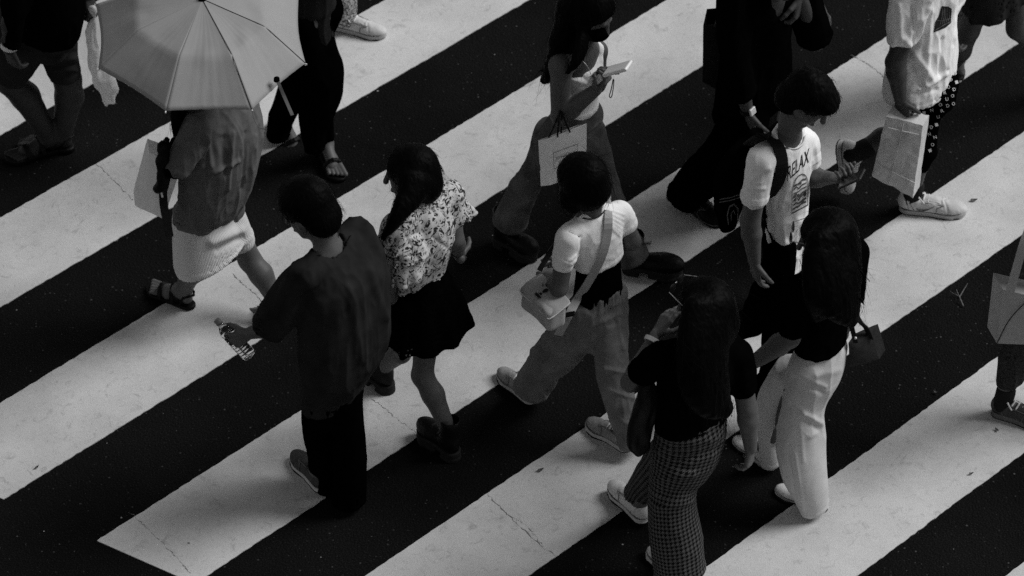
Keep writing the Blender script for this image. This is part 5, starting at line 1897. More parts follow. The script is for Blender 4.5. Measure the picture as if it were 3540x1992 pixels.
def grey_skirt_person():
    F = Fig('person in dark clothes with bare legs apart at the upper right corner of the crossing', 'C13', ('D', 2490, 282), (-.75, .66), 1.0)
    G = {'L': dict(kn=(1085, 380, -.0), heel=('D', 2372, 262, 'z', 0), dir=(-.75, .66), len=.26), 'R': dict(kn=(1690, 360, -.0), heel=('D', 2720, 240, 'z', 0), dir=(-.75, .66), len=.26)}
    F.body(('b', 0, .05, 1.60), (-.75, .66), 10, ('b', 0, 0, 1.42), ('b', 0, 0, .84), {'L': dict(el=('b', -.2, .02, 1.14), wr=('b', -.12, .2, 1.22)), 'R': dict(el=('b', .2, .02, 1.14), wr=('b', .12, .2, 1.22))}, G, SKD)
    S = F.loft([(1400, -460, 0, 330), (1400, -250, 0, 360), (1400, -60, 0, 375), (1400, 90, 0, 380)], q=.7, hollow=.2, flute=(7, .05, .3))
    L1 = F.loft([(1150, 60, 0, 130), (1108, 220, 0, 95), (1095, 330, 0, 72)], q=.95)
    F.mesh('skirt', [S, L1] + F.cov((.8, 1), leg=(.5, .5), e=.008), GRYD, k=.03, folds=[(.006, (.06, .06, .2), 3)])
    D = Loft([F.Nb, F.Nb - A([0, 0, .06]), F.Pv + A([0, 0, .2]), F.Pv - A([0, 0, .0])], A([.06, .15, .14, .16]), A([.05, .09, .1, .12]), F.r, round0=True)
    F.mesh('shirt', [D, F.sleeve('L', t=.6), F.sleeve('R', t=.6)] + F.cov((.1, 1), (.6, .6), e=.015), GRYD, k=.04)
    F.hair([F.hell(*q) for q in CAP], HAIR, subs=[F.hell(*FACE)])
    shoes(F, G, LEA, RUBD, 'plain')


# ================================================================== 11 woman in wide white trousers
def white_trousers_woman():
    F = Fig('long haired woman in black top and wide white trousers with sunglasses pushed up', 'C10', (290, 1350), (-.75, .66), .94)
    G = {'R': dict(kn=(300, 1040, -.03), heel=(412, 1415, 'z', 0), dir=(-.82, .57), len=.28), 'L': dict(kn=(150, 1000, .14), heel=(185, 1205, 'z', 0), dir=(-.75, .66), len=.27)}
    F.body((402, 172, .02), (-.98, .18), 14, (415, 300, 0), (370, 700, 0),
           {'L': dict(sh=(290, 400, -.10), el=(238, 615, -.15), wr=(60, 738, -.05), t=1.15, hd=dict(tip=(-30, 790, 0), N=(0, .5, -.5), curl=30)), 'R': dict(el=('b', .19, -.02, .86), wr=('b', .20, .05, .62))}, G, SK)
    T = F.loft([(412, 285, 0, 60), (405, 345, 0, 125, .55), (398, 470, 0, 122), (385, 580, 0, 120), (378, 645, 0, 118)], q=.68, hollow=.06, round0=True)
    sL = F.loft([(300, 380, -.09, 62), (270, 480, -.12, 66), (246, 575, -.14, 55)], q=.95, hollow=.04, round0=True)
    F.mesh('black_top', [T, sL, F.sleeve('R', t=.6)] + F.cov((.1, .9), (.75, .6), e=.015), BLK, k=.04, folds=[(.006, (.06, .06, .15), 2)], keep='t')
    HP = F.loft([(372, 640, 0, 98), (366, 710, 0, 126), (352, 790, 0, 128), (330, 850, 0, 110)], q=.74, round1=True)
    LR = F.loft([(345, 800, -.02, 105), (300, 920, -.03, 98), (288, 1060, -.04, 112), (300, 1200, -.07, 108), (335, 1320, -.09, 82), (350, 1392, -.09, 64)], q=.8, hollow=.09, n=18)
    LL = F.loft([(250, 760, .05, 85), (160, 900, .11, 70), (140, 1040, .16, 52), (150, 1190, .18, 42)], q=.9, hollow=.08)
    F.mesh('wide_trousers', [HP, LR, LL] + F.cov(None, leg=(1.9, 1.9), e=.006), CREAM, k=.022, vox=.0055, folds=[(.005, (.06, .06, .25), 2)], keep='p',
           creases=[(215, 840, 300, 960, 12, .008), (300, 960, 385, 1010, 13, .010), (240, 930, 380, 1045, 16, -.007), (260, 800, 385, 868, 11, -.007), (270, 780, 400, 840, 10, .005), (300, 800, 470, 765, 16, .004), (205, 850, 160, 1100, 14, -.010),
                    (262, 1150, 300, 1400, 6, .004), (232, 1150, 270, 1390, 6, -.004), (240, 720, 208, 860, 7, -.007), (160, 800, 150, 1050, 12, .005), (330, 1065, 392, 1040, 12, .004), (285, 1010, 300, 1180, 9, .003)])
    shoes(F, G, CANV, RUB, 'plain')
    F.hair([F.hell((0, -.02, .046), (.095, .112, .098)), F.hell((0, -.05, -.04), (.092, .082, .11)),
            F.loft([(415, 150, -.04, 100), (430, 250, -.08, 112), (450, 350, -.12, 118), (470, 430, -.15, 98), (505, 500, -.15, 62), (525, 545, -.15, 28)], q=.55, round0=True, round1=True).prim(),
            F.loft([(390, 250, -.10, 90), (380, 380, -.16, 85), (385, 500, -.16, 50)], q=.5, round0=True, round1=True).prim()],
           HAIR, amp=.0025, k=.04, subs=[F.hell((.0, .125, -.04), (.062, .072, .09))], strands=[[(550, 300, -.12), (575, 330, -.14), (606, 365, -.15)], [(560, 440, -.15), (578, 470, -.15), (570, 500, -.15)]])
    # sunglasses on the forehead
    def hp(x, y, z):
        return F.h(x, y, z)
    o = tube('sunglasses', [hp(.008, .128, .06), hp(0, .129, .062), hp(-.008, .128, .06)], .0018, METD, F.root, F.base)
    for sx_ in (-1, 1):
        tube('frame', [hp(sx_ * .034 + .027 * math.cos(a), .128, .055 + .022 * math.sin(a)) for a in np.linspace(0, 2 * math.pi, 13)], .0019, METD, o, F.base, n=40, seg=6)
        tube('temple', [hp(sx_ * .061, .125, .058), hp(sx_ * .088, .05, .055), hp(sx_ * .098, -.03, .035)], .0017, METD, o, F.base, n=14, seg=6)
    for sx_ in (-1, 1):
        F.mesh('lens', [ell(hp(sx_ * .034, .127, .055), (.026, .003, .021), F.H[1])], LEA, k=.001, vox=.003, parent=o)
    # bag on her right side
    e0_ = F.J((570, 690, .04))
    e = empty('handbag', e0_, 'dark handbag with soft strap at the right hip of the white trousers woman', 'handbag')
    Q = [F.J(p) for p in ((505, 640, .02), (608, 600, .08), (645, 715, .05), (510, 752, .0))]
    slab('bag_body', Q, A([.03, .06, .0]), LEAD, (8, 8), .02, .004, 5, e, e0_)
    strap('strap', [F.J((520, 470, .06)), F.J((555, 540, .07)), F.J((588, 575, .075)), F.J((608, 622, .07))], .03, A([.7, -.6, .3]), .005, LEAD, e, e0_)
    strap('strap', [F.J((500, 520, .03)), F.J((520, 570, .0)), F.J((538, 640, -.01))], .02, A([.9, -.3, 0]), .004, LEA, e, e0_)
    V, Q2 = field_mesh([ell(F.J((537, 618, -.02)), (.006, .006, .006))], .002, .001)
    link_mesh('stud', V, Q2, MET, e, e0_)


# ================================================================== 12 woman in houndstooth trousers
def houndstooth_woman():
    F = Fig('woman in black top and houndstooth trousers raising one hand, nearest the lower edge', 'C9', (375, 1405), (-.6, .8), .94)
    G = {'R': dict(kn=(420, 1080, -.05), heel=(500, 1480, 'z', 0), dir=(-.75, .66), len=.285), 'L': dict(kn=(320, 890, .10), heel=(262, 1205, 'z', 0.02), dir=(-.56, .83), len=.30)}
    F.body((535, 165, .03), (-.85, .5), 10, (510, 310, 0), (470, 690, 0),
           {'L': dict(sh=(295, 410, -.10), el=(178, 520, -.05), wr=(305, 285, .10), t=1.0, hd=dict(tip=(395, 150, .16), N=(.8, .4, -.2), curl=[8, 10, 14, 18], spread=.012)),
            'R': dict(sh=(690, 385, .10), el=(742, 645, .04), wr=(758, 835, .0), t=1.12, hd=dict(tip=(745, 960, -.02), N=(-.6, .3, 0), curl=[28, 34, 38, 42]))}, G, SK)
    T = F.loft([(510, 292, 0, 62), (500, 360, 0, 150, .55), (492, 470, 0, 182), (480, 590, 0, 180), (472, 700, 0, 174)], q=.66, hollow=.06, round0=True)
    sL = F.loft([(330, 380, -.07, 72), (285, 430, -.09, 74), (245, 480, -.08, 62)], q=.95, hollow=.04, round0=True)
    sR = F.loft([(650, 330, .08, 66), (700, 400, .09, 68), (722, 480, .07, 58)], q=.95, hollow=.04, round0=True)
    F.mesh('black_top', [T, sL, sR] + F.cov((.1, .95), (.5, .55), e=.015), BLK, k=.045, folds=[(.006, (.06, .06, .15), 2)])
    HP = F.loft([(470, 670, 0, 168), (468, 760, 0, 178), (455, 850, -.01, 172), (430, 930, -.02, 150)], q=.72, round1=True, n=12)
    LR = F.loft([(425, 880, -.03, 145), (385, 1000, -.05, 118), (382, 1120, -.07, 116), (398, 1260, -.09, 128), (420, 1428, -.11, 124)], q=.85, hollow=.09, n=18)
    LL = F.loft([(390, 830, .06, 110), (310, 920, .15, 88), (240, 1000, .24, 66), (208, 1050, .30, 62)], q=.9, hollow=.07)
    one = F.loft([(470, 640, 0, 170), (468, 760, 0, 175), (430, 900, -.02, 150), (385, 1040, -.05, 118), (385, 1150, -.07, 118), (400, 1270, -.09, 128), (420, 1440, -.11, 124)], q=.8, n=24)
    F.mesh('houndstooth_trousers', [HP, LR, LL] + F.cov(None, leg=(1.8, 1.9), e=.006), HOUND, k=.03, vox=.0058, folds=[(.005, (.06, .06, .15), 2)], pat=legpat(one, LL),
           creases=[(280, 850, 620, 780, 18, .006), (420, 900, 600, 840, 14, -.008), (300, 980, 480, 960, 18, .010), (330, 1050, 500, 1040, 16, -.008), (300, 1120, 480, 1090, 16, .008)])
    shoes(F, G, SNW, RUB, 'sneaker', LACD)
    F.hair([F.hell((0, -.02, .046), (.096, .112, .098)), F.hell((0, -.05, -.05), (.098, .085, .12)),
            F.loft([(540, 150, -.05, 105), (535, 260, -.10, 124), (525, 380, -.14, 128), (535, 500, -.16, 120), (580, 600, -.16, 92), (648, 660, -.15, 34)], q=.5, round0=True, round1=True).prim()],
           HAIR, amp=.0025, k=.04, subs=[F.hell((0, .125, -.04), (.062, .072, .09))], strands=[[(640, 560, -.14), (668, 620, -.13), (680, 672, -.12)], [(640, 600, -.15), (648, 640, -.14), (672, 690, -.13)], [(620, 620, -.15), (640, 660, -.14), (655, 685, -.13)]])
    o = tube('sunglasses', [F.h(.008, .112, .10), F.h(0, .113, .102), F.h(-.008, .112, .10)], .0018, METD, F.root, F.base)
    for sx_ in (-1, 1):
        tube('frame', [F.h(sx_ * .034 + .027 * math.cos(a), .112 - .010 * math.sin(a), .096 + .020 * math.sin(a)) for a in np.linspace(0, 2 * math.pi, 13)], .0016, LEA, o, F.base, n=40, seg=6)
        tube('temple', [F.h(sx_ * .061, .11, .097), F.h(sx_ * .096, .03, .075), F.h(sx_ * .10, -.02, .06)], .0016, METD, o, F.base, n=14, seg=6)
        F.mesh('lens', [ell(F.h(sx_ * .034, .111, .096), (.026, .004, .020), F.H[1])], LEA, k=.001, vox=.003, parent=o)
    W = F.arm['L'][2]
    ax = unit(F.arm['L'][2] - F.arm['L'][1])
    a0 = unit(np.cross(ax, [0, 1, 0]))
    strap('bracelet', [W - ax * .03 + .033 * (math.cos(a) * a0 + math.sin(a) * np.cross(ax, a0)) for a in np.linspace(0, 2 * math.pi, 16)], .018, ax, .005, MET, F.root, F.base, n=32)
    # slouchy black bag at her left hip
    b0 = F.J((235, 720, -.08))
    e = empty('tote_bag', b0, 'slouchy black bag at the left hip of the houndstooth trousers woman', 'bag')
    L = F.loft([(265, 520, -.10, 34), (258, 600, -.09, 56), (238, 700, -.08, 66), (222, 790, -.08, 60), (232, 835, -.08, 46)], q=.5, round0=True, round1=True)
    V, Q = field_mesh([L.prim()], .006, .01)
    V = smooth(V, Q, 2)
    V = V + normals(V, Q) * ((vnoise(V / A([.03, .03, .10]), 4) - .5) * .02)[:, None]
    link_mesh('bag_body', V, Q, LEA, e, b0)
    tube('tassel', [F.J((250, 830, -.1)), F.J((258, 850, -.1)), F.J((256, 866, -.1))], [.004, .003, .001], LEA, e, b0)


# ================================================================== 13 person at the right edge
def right_edge_person():
    F = Fig('person cut off by the right edge in scribble print trousers and grey sneakers', 'C11', ('D', 2665, 1015), (.85, -.5), .95)
    G = {'R': dict(kn=(640, 700, -.05), heel=(405, 1275, 'z', 0), dir=(.86, -.42), len=.30), 'L': dict(kn=('b', -.09, .2, .45), heel=('b', -.09, .3, 0), dir=(.85, -.5), len=.28)}
    F.body(('b', 0, .08, 1.55), (.85, -.5), 15, ('b', 0, .02, 1.36), ('b', 0, 0, .82), {'R': dict(el=('b', .26, -.1, 1.06), wr=('b', .24, .05, .92))}, G, SK)
    LR = F.loft([(760, 330, -.03, 200), (690, 560, -.03, 150), (630, 800, -.03, 122), (588, 1040, -.03, 78)], q=.9, hollow=.04)
    HP = Loft([F.Pv + A([0, 0, .12]), F.Pv, F.Pv - A([0, 0, .1])], [.15, .16, .15], [.11, .12, .11], F.r, round1=True)
    LL = Loft([F.leg['L'][0], F.leg['L'][1], F.leg['L'][2] + A([0, 0, .06])], [.09, .075, .05], [.09, .075, .05], F.r, hollow=.04)
    F.mesh('cropped_trousers', [HP, LR, LL] + F.cov((.8, 1), leg=(1.7, 1.7), e=.008), LEAFY, k=.03, folds=[(.006, (.05, .05, .12), 2)])
    D = Loft([F.Nb, F.Nb - A([0, 0, .06]), F.Pv + A([0, 0, .25]), F.Pv + A([0, 0, .0])], A([.06, .15, .15, .17]), A([.05, .09, .11, .13]), F.r, round0=True, hollow=.05)
    F.mesh('t_shirt', [D, F.sleeve('L', t=.6), F.sleeve('R', t=.6)] + F.cov((.1, .95), (.6, .6), e=.015), GREY, k=.04, folds=[(.006, (.05, .05, .15), 2)])
    F.hair([F.hell(*q) for q in CAP], HAIRB, subs=[F.hell(*FACE)])
    shoes(F, G, SND, mat('grey_foam_rubber', .12, .8), 'sneaker', LAC)
    for sd in 'LR':
        h_, k_, a_ = F.leg[sd]
        u = unit(k_ - a_)
        F.mesh('sock', chain([a_ - u * .02, a_ + u * .05], [.042, .043]), GRYD, k=.005)
    Q = [F.J(p) for p in ((508, 338, -.26), (800, 405, -.30), (800, 765, -.30), (460, 755, -.26))]
    e = empty('shoulder_bag', Q[3], 'smooth beige leather shoulder bag with wide strap at the right frame edge', 'shoulder bag')
    slab('bag_body', Q, F.J((440, 210, -.16)) - F.J((515, 340, -.26)), LEAB, (12, 12), .008, .0015, 5, e, Q[3])
    strap('strap', [F.J((555, 372, -.30)), F.J((610, 180, -.28)), F.J((668, -20, -.26)), F.J((740, -220, -.2)), F.J((800, -420, -.1))], .036, A([.95, -.1, .2]), .005, LEAB, e, Q[3])
    strap('seam', [Q[3] + A([-.001, -.004, .004]), (Q[3] + Q[1]) / 2 + A([-.04, -.012, .02]), Q[1] * .7 + Q[0] * .3 + A([0, -.008, -.005])], .004, A([1, 0, 0]), .002, LEAD, e, Q[3])


# ================================================================== 14 man at the upper left corner
def shorts_man():
    F = Fig('man in dark shirt, dark shorts and strapped sandals at the upper left corner', 'C14', (400, 1275), (-.85, -.5), 1.03)
    G = {'L': dict(kn=(72, 650, -.02), heel=(500, 1205, 'z', 0), dir=(-.91, -.41), len=.25, bare=True, t=1.25), 'R': dict(kn=(545, 640, .05), heel=(598, 1222, 'z', 0), dir=(-.95, .15), len=.24, bare=True, t=1.25)}
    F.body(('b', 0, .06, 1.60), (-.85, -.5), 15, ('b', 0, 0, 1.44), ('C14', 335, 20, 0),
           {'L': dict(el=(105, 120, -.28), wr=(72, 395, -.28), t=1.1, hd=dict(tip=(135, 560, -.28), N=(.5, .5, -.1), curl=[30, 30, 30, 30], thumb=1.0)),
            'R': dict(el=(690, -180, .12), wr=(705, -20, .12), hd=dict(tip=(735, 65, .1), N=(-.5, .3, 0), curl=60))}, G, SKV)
    T = F.loft([(345, -560, 0, 120), (345, -470, 0, 260, .6), (345, -250, 0, 315), (352, -60, 0, 340), (345, 80, 0, 338), (335, 190, 0, 318)], q=.75, hollow=.1, round0=True, n=18)
    sl = F.loft([(150, -250, -.22, 110), (120, -60, -.26, 112), (112, 120, -.28, 98), (92, 360, -.28, 70)], q=.95, hollow=.05, round0=True)
    F.mesh('shirt', [T, sl, F.sleeve('R', r0=.08, r1=.07, t=.9)] + F.cov((.1, .95), (.9, .9), e=.015), BLK, k=.05, folds=[(.008, (.06, .06, .2), 2)])
    HP = F.loft([(340, 20, 0, 320), (335, 160, 0, 312), (335, 260, 0, 270)], q=.75, round1=True)
    LA = F.loft([(190, 260, -.06, 190), (85, 440, -.05, 160), (45, 600, -.03, 120)], q=.85, hollow=.06)
    LB = F.loft([(490, 240, .05, 140), (505, 420, .05, 128), (532, 595, .05, 98)], q=.85, hollow=.06)
    F.mesh('shorts', [HP, LA, LB] + F.cov((.85, 1), leg=(.9, .9), e=.008), GRYD, k=.04, folds=[(.007, (.06, .06, .10), 3)], creases=[(430, 500, 620, 470, 14, .009), (450, 540, 620, 520, 12, -.008), (440, 560, 625, 570, 14, .009), (420, 460, 620, 420, 16, -.006)])
    F.hair([F.hell(*q) for q in CAP], HAIR, subs=[F.hell(*FACE)])
    for sd, sg in (('L', -1), ('R', 1)):
        F.sandal(G[sd], LEA, sg, 2, .03)
    W = F.arm['L'][2]
    ax = unit(F.arm['L'][2] - F.arm['L'][1])
    a0 = unit(np.cross(ax, [0, 1, 0]))
    strap('wristwatch', [W - ax * .02 + .036 * (math.cos(a) * a0 + math.sin(a) * np.cross(ax, a0)) for a in np.linspace(0, 2 * math.pi, 16)], .022, ax, .005, MET, F.root, F.base, n=32)
    # thin plastic carrier bag
    b0 = F.J((860, 860, .05))
    L = F.loft([(742, 60, .08, 22), (745, 180, .08, 42), (748, 330, .07, 52), (770, 500, .05, 62), (830, 640, .04, 92), (885, 740, .04, 76), (872, 830, .04, 30), (866, 862, .04, 8)], q=.55, round0=True, round1=True, n=24, right=(1, 0, 0))
    V, Q = field_mesh([L.prim()], .006, .01)
    V = V + normals(V, Q) * ((vnoise(V / A([.02, .02, .16]), 4) - .5) * .03 + (vnoise(V / .03, 9) - .5) * .012)[:, None]
    V = smooth(V, Q, 1, .4)
    tag(link_mesh('carrier_bag', V, Q, POLY, None, b0), 'thin white plastic carrier bag hanging beside the umbrella at the upper left', 'plastic bag')


# ================================================================== 15 woman under the umbrella
def umbrella_woman():
    F = Fig('woman under the umbrella in grey oversized blouse, white ribbed skirt and strappy sandals', 'C2', (690, 1320), (-.8, .6), .96)
    G = {'L': dict(kn=(525, 940, .0), heel=(560, 1282, 'z', 0), dir=(-.86, .51), len=.25, bare=True, t=1.05), 'R': dict(kn=(960, 930, .05), heel=('b', .2, -.28, .03), dir=(-.7, .7), pitch=15, len=.24, bare=True, t=1.05)}
    rf = F.J((1250, 1400, 'z', .02))
    G['R']['heel'] = rf
    F.body(('C1', 1420, 480, .03), (-.85, .5), 12, ('C1', 1520, 700, .0), (660, 520, 0),
           {'L': dict(sh=(590, -20, -.18), el=(430, 265, -.24), wr=(452, 100, -.05), hd=dict(D=(.2, .1, 1.0), N=(.3, .8, 0), curl=60)), 'R': dict(el=('b', .20, .06, 1.08), wr=('C1', 1450, 600, .02), hd=dict(D=(.1, .1, 1.0), N=(-.3, -.8, 0), curl=60))}, G, SK)
    B = F.loft([(740, -230, 0, 110), (745, -140, 0, 240, .6), (755, 0, 0, 285), (750, 120, 0, 292), (745, 250, 0, 282), (728, 380, 0, 262), (690, 490, 0, 250), (642, 565, 0, 226), (630, 600, 0, 220)], q=.62, hollow=.06, round0=True, n=22)
    sl = F.loft([(600, -60, -.15, 105), (540, 80, -.19, 112), (480, 200, -.22, 104), (440, 275, -.23, 84)], q=.9, right=F.f, hollow=.05, round0=True)
    F.mesh('blouse', [B, sl, F.sleeve('R', r0=.09, r1=.09, t=.95)] + F.cov((.1, 1), (.95, .95), (.2, .2), e=.015), GREY, k=.05, folds=[(.010, (.06, .06, .28), 2), (.005, (.03, .03, .10), 5)],
           creases=[(770, 60, 780, 300, 26, -.012), (650, 40, 680, 250, 18, .014), (840, 20, 800, 420, 14, .012), (930, 20, 900, 420, 14, -.010), (1000, 40, 960, 420, 14, .010), (700, 300, 880, 220, 14, .012), (480, 330, 620, 250, 20, .012)])
    S = F.loft([(632, 560, 0, 226), (640, 650, 0, 232), (652, 740, 0, 244), (672, 830, .0, 262), (688, 868, .0, 272)], q=.70, hollow=.08, n=16)
    F.mesh('ribbed_skirt', [S] + F.cov((.85, 1), leg=(.7, .7), e=.008), KNIT, k=.02, vox=.006, pat=legpat(S), creases=[(690, 800, 890, 715, 34, .016), (730, 860, 900, 770, 22, -.008)])
    for sd, sg in (('L', -1), ('R', 1)):
        F.sandal(G[sd], LEA, sg, 2)
    F.hair([F.hell(*q) for q in CAP] + [F.loft([('C1', 1340, 500, -.05, 80), ('C1', 1290, 700, -.12, 70), ('C1', 1265, 860, -.16, 48), ('C1', 1250, 960, -.18, 18)], q=.6, round0=True, round1=True).prim()], HAIR, subs=[F.hell(*FACE)])
    S_, E_, W_ = F.arm['L']
    F.mesh('arm_cover', chain([E_, (E_ + W_) / 2, W_], [.052, .048, .040]), BLK, k=.01)
    # canvas tote with black handles
    Q = [F.J(p) for p in ((240, 165, -.10), (470, 250, -.20), (345, 640, -.20), (138, 540, -.10))]
    e = empty('tote_bag', Q[3], 'pale canvas tote bag with black pouch carried by the woman under the umbrella', 'tote bag')
    slab('bag_body', Q, A([-.01, .07, .02]), CANV, (14, 14), .022, .006, 5, e, Q[3])
    L = F.loft([(372, 60, -.20, 20), (345, 120, -.24, 42), (330, 220, -.26, 46), (340, 310, -.26, 40), (332, 400, -.26, 52), (338, 450, -.26, 34)], q=.6, round0=True, round1=True, n=16)
    V, V2 = field_mesh([L.prim()], .006, .01)
    V = V + normals(V, V2) * ((vnoise(V / .035, 4) - .5) * .02)[:, None]
    link_mesh('black_pouch', V, V2, LEA, e, Q[3])
    strap('handle', [F.J((338, 440, -.27)), F.J((345, 540, -.26)), F.J((365, 650, -.24)), F.J((385, 760, -.22))], .035, A([1, 0, 0]), .006, LEA, e, Q[3])
    tube('clip', [F.J((322, 430, -.29)), F.J((330, 460, -.29)), F.J((334, 480, -.29))], .004, MET, e, Q[3])
    # ---------------- umbrella
    Y = F.base[1]
    top = at_y(*nat('C1', 1440, -6), Y)
    cen = top - A([0, 0, .196])
    rim_px = [(682, 30), (700, 487), (1180, 792), (1795, 782), (2177, 452), (2128, -60)]
    rim = [at_z(*nat('C1', *p), cen[2]) for p in rim_px]
    rim.insert(6, cen + A([.02, .40, 0]))
    u0 = empty('umbrella', cen - A([0, 0, .45]), 'open silver grey folding umbrella seen from above', 'umbrella')
    ub = cen - A([0, 0, .45])
    nR, nS = 26, 22
    V, Fc = [], []
    grid = {}
    rg = np.random.RandomState(4)

    def prof(t):          # drop of the rib along its length: nearly straight to the joint, steep outside
        t0, h0 = .61, .30
        a = h0 * t / t0
        b2 = h0 + (1 - h0) * (t - t0) / (1 - t0)
        k = 1 / (1 + math.exp(-(t - t0) / .011))
        return a * (1 - k) + b2 * k
    nr = len(rim)
    for p in range(nr):
        A_, B_ = rim[p], rim[(p + 1) % nr]
        for i in range(nR + 1):
            t = i / nR
            for j in range(nS + 1):
                s_ = j / nS
                R_ = A_ * (1 - s_) + B_ * s_
                q = cen + (R_ - cen) * t
                sag = math.sin(math.pi * s_)
                z = .196 * (1 - prof(t)) - sag * (.018 * t * math.sin(math.pi * min(1, t * .9)) ** .7) 
                edge = -sag * .022 * t ** 6
                q = q + (cen - R_) * (-edge) * -1.0 * .0
                q = q - unit(R_ - cen) * sag * .016 * t ** 8
                w = (vnoise(A([[t * 5 + p * 7, s_ * 2 + p, 1.0]]), 3)[0] - .5) * .010 * t + (vnoise(A([[t * 16 + p * 3, s_ * 5, 2.0]]), 4)[0] - .5) * .003 * t
                w += .0022 * math.sin(46 * s_ + 8 * t + 3 * p) * t * (1 - abs(2 * s_ - 1)) + .004 * math.sin(12 * t + 9 * s_ + p) * math.exp(-((t - .61) / .12) ** 2) * sag
                q[2] = cen[2] + z + w * (sag ** .5)
                V.append(q)
                grid[(p, i, j)] = len(V) - 1
        for i in range(nR):
            for j in range(nS):
                Fc.append([grid[(p, i, j)], grid[(p, i + 1, j)], grid[(p, i + 1, j + 1)], grid[(p, i, j + 1)]])
    can = link_mesh('canopy', A(V), A(Fc), NYL, u0, ub)
    sm_ = can.modifiers.new('cloth', 'SOLIDIFY')
    sm_.thickness = .0012
    for p in range(nr):
        P = [cen + (rim[p] - cen) * t + A([0, 0, .196 * (1 - prof(t)) - .012]) for t in np.linspace(0, 1.0, 12)]
        tube('rib', P, .0022, MET, u0, ub, n=16, seg=6)
        if p in (3, 4):
            P = [q + A([0, 0, .0138]) for q in P]
            tube('seam', P, .0011, GRYD, u0, ub, n=16, seg=6)
        ti = unit(rim[p] - cen)
        tube('rib_tip', [rim[p] - ti * .004 - A([0, 0, .002]), rim[p] + ti * .006 - A([0, 0, .004])], .0032, MET, u0, ub, n=3)
    tube('shaft', [cen + A([0, 0, .205]), cen - A([0, 0, .15]), cen - A([0, 0, .42])], .005, MET, u0, ub)
    lathe('ferrule', top + A([0, 0, .012]), top - A([0, 0, .004]), [(0, .0005), (0, .010), (.5, .013), (1, .016), (1, .0005)], BLK, u0, ub)
    lathe('handle', cen - A([0, 0, .40]), cen - A([0, 0, .50]), [(0, .0005), (0, .014), (.3, .018), (1, .018), (1, .0005)], BLK, u0, ub)
    a1 = at_z(*nat('C1', 1972, 560), cen[2] + .03) + A([0, -.01, .006])
    strap('tie_strap', [a1, a1 + A([.012, -.02, -.02]), at_z(*nat('C1', 2030, 700), cen[2] - .03), at_z(*nat('C1', 2083, 822), cen[2] - .06)], .014, A([1, .2, 0]), .002, GREY, u0, ub)
    lathe('button', a1 + A([0, 0, .004]), a1 - A([0, 0, .010]), [(0, .0005), (0, .012), (1, .013), (1, .0005)], BLK, u0, ub)
    tube('cord', [at_z(*nat('C1', 1795, 785), cen[2] - .005), at_z(*nat('C1', 1815, 860), cen[2] - .03), at_z(*nat('C1', 1850, 910), cen[2] - .05), at_z(*nat('C1', 1900, 922), cen[2] - .05)], .0016, GREY, u0, ub)


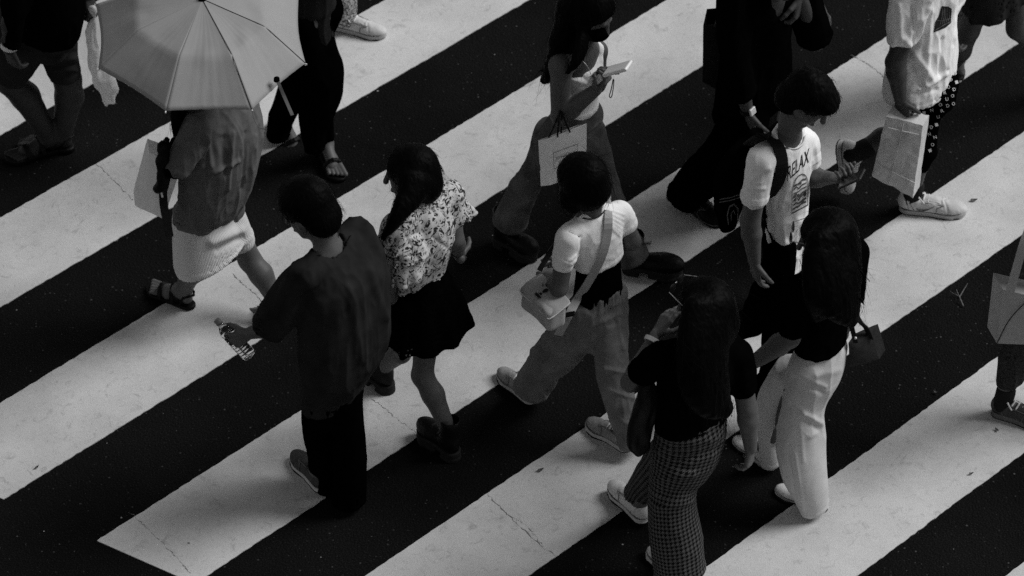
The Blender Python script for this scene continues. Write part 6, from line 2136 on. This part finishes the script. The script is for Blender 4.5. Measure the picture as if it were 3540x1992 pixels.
# ================================================================== 16 woman in black behind the umbrella
def black_trousers_woman():
    F = Fig('person in black top and very wide black trousers with open sandals behind the umbrella', 'C15', (390, 1240), (.6, -.8), .97)
    G = {'R': dict(kn=(510, 760, -.06), heel=(500, 1215, 'z', .0), dir=(.34, -.94), len=.25, bare=True), 'L': dict(kn=(270, 760, .05), heel=(95, 965, 'z', .03), dir=(.6, -.8), pitch=25, len=.25, bare=True)}
    F.body(('b', 0, .05, 1.58), (.6, -.8), 12, ('b', 0, 0, 1.40), ('C15', 430, 120, 0), {'L': dict(el=('b', -.2, .02, 1.14), wr=('b', -.12, .2, 1.22)), 'R': dict(el=('b', .2, .02, 1.14), wr=('b', .12, .2, 1.22))}, G, SK)
    T = F.loft([(450, -560, 0, 80), (450, -480, 0, 170), (455, -250, 0, 180), (455, 0, 0, 148), (462, 250, 0, 140), (462, 390, 0, 120)], q=.75, hollow=.06, round0=True)
    F.mesh('black_top', [T, F.sleeve('L', t=.9), F.sleeve('R', t=.9, r1=.07)] + F.cov((.1, .95), (.9, .9), e=.015), blotch('sequin_black', .05, .006, 160, .70, .03, .5), k=.05, folds=[(.008, (.05, .05, .15), 3)])
    HP = F.loft([(450, 150, 0, 140), (465, 380, 0, 120)], q=.75)
    LR = F.loft([(470, 380, -.02, 125), (500, 560, -.04, 165), (500, 720, -.06, 168), (455, 900, -.08, 150), (430, 1060, -.08, 105), (440, 1215, -.09, 74)], q=.75, hollow=.06, n=18)
    LL = F.loft([(400, 380, .03, 120), (320, 600, .05, 140), (240, 800, .06, 130), (165, 980, .08, 108), (148, 1098, .09, 98)], q=.75, hollow=.06, n=18)
    F.mesh('wide_trousers', [HP, LR, LL] + F.cov(None, leg=(1.8, 1.9), e=.006), BLK2, k=.04, folds=[(.008, (.06, .06, .25), 3)])
    F.hair([F.hell(*q) for q in CAP], HAIR, subs=[F.hell(*FACE)])
    for sd, sg in (('L', -1), ('R', 1)):
        F.sandal(G[sd], LEA, sg, 1)


# ================================================================== 17 floral trousers and white sneaker at the top
def floral_trousers_person():
    F = Fig('person in floral trousers and white sneakers cut off by the top edge', 'C15', (560, 60), (.75, -.66), .96)
    G = {'R': dict(kn=(650, -300, -.1), heel=(580, 212, 'z', .0), dir=(.93, -.36), len=.295), 'L': dict(kn=('b', -.09, .05, .46), heel=('b', -.09, -.22, 0), dir=(.75, -.66), len=.27)}
    F.body(('b', 0, .08, 1.58), (.75, -.66), 12, ('b', 0, .02, 1.40), ('b', 0, 0, .84), {'L': dict(el=('b', -.2, .02, 1.14), wr=('b', -.12, .2, 1.22)), 'R': dict(el=('b', .2, .02, 1.14), wr=('b', .12, .2, 1.22))}, G, SK)
    LR = F.loft([(640, -700, -.05, 150), (650, -350, -.08, 120), (665, -100, -.12, 112), (668, 120, -.16, 108), (660, 178, -.17, 106)], q=.9, hollow=.06)
    LL = Loft([F.leg['L'][0], F.leg['L'][1], F.leg['L'][2] + A([0, 0, .06])], [.09, .08, .07], [.09, .08, .07], F.r, hollow=.04)
    F.mesh('floral_trousers', [LR, LL] + F.cov((.8, 1), leg=(1.85, 1.75), e=.008), FLOR2, k=.03, folds=[(.006, (.05, .05, .12), 3)])
    D = Loft([F.Nb, F.Nb - A([0, 0, .06]), F.Pv + A([0, 0, .2]), F.Pv - A([0, 0, .1])], A([.06, .15, .14, .17]), A([.05, .09, .1, .13]), F.r, round0=True)
    F.mesh('shirt', [D, F.sleeve('L', t=.6), F.sleeve('R', t=.6)] + F.cov((.1, 1), (.6, .6), e=.015), GREY, k=.04)
    F.hair([F.hell(*q) for q in CAP], HAIR, subs=[F.hell(*FACE)])
    shoes(F, G, SNW, RUB, 'sneaker', LAC)


for make in (man_with_bottle, floral_woman, crop_top_woman, phone_woman, black_man, hidden_woman, backpack_boy, white_tee_man, print_trousers_person,
             grey_skirt_person, white_trousers_woman, houndstooth_woman, right_edge_person, shorts_man, umbrella_woman, black_trousers_woman, floral_trousers_person):
    make()
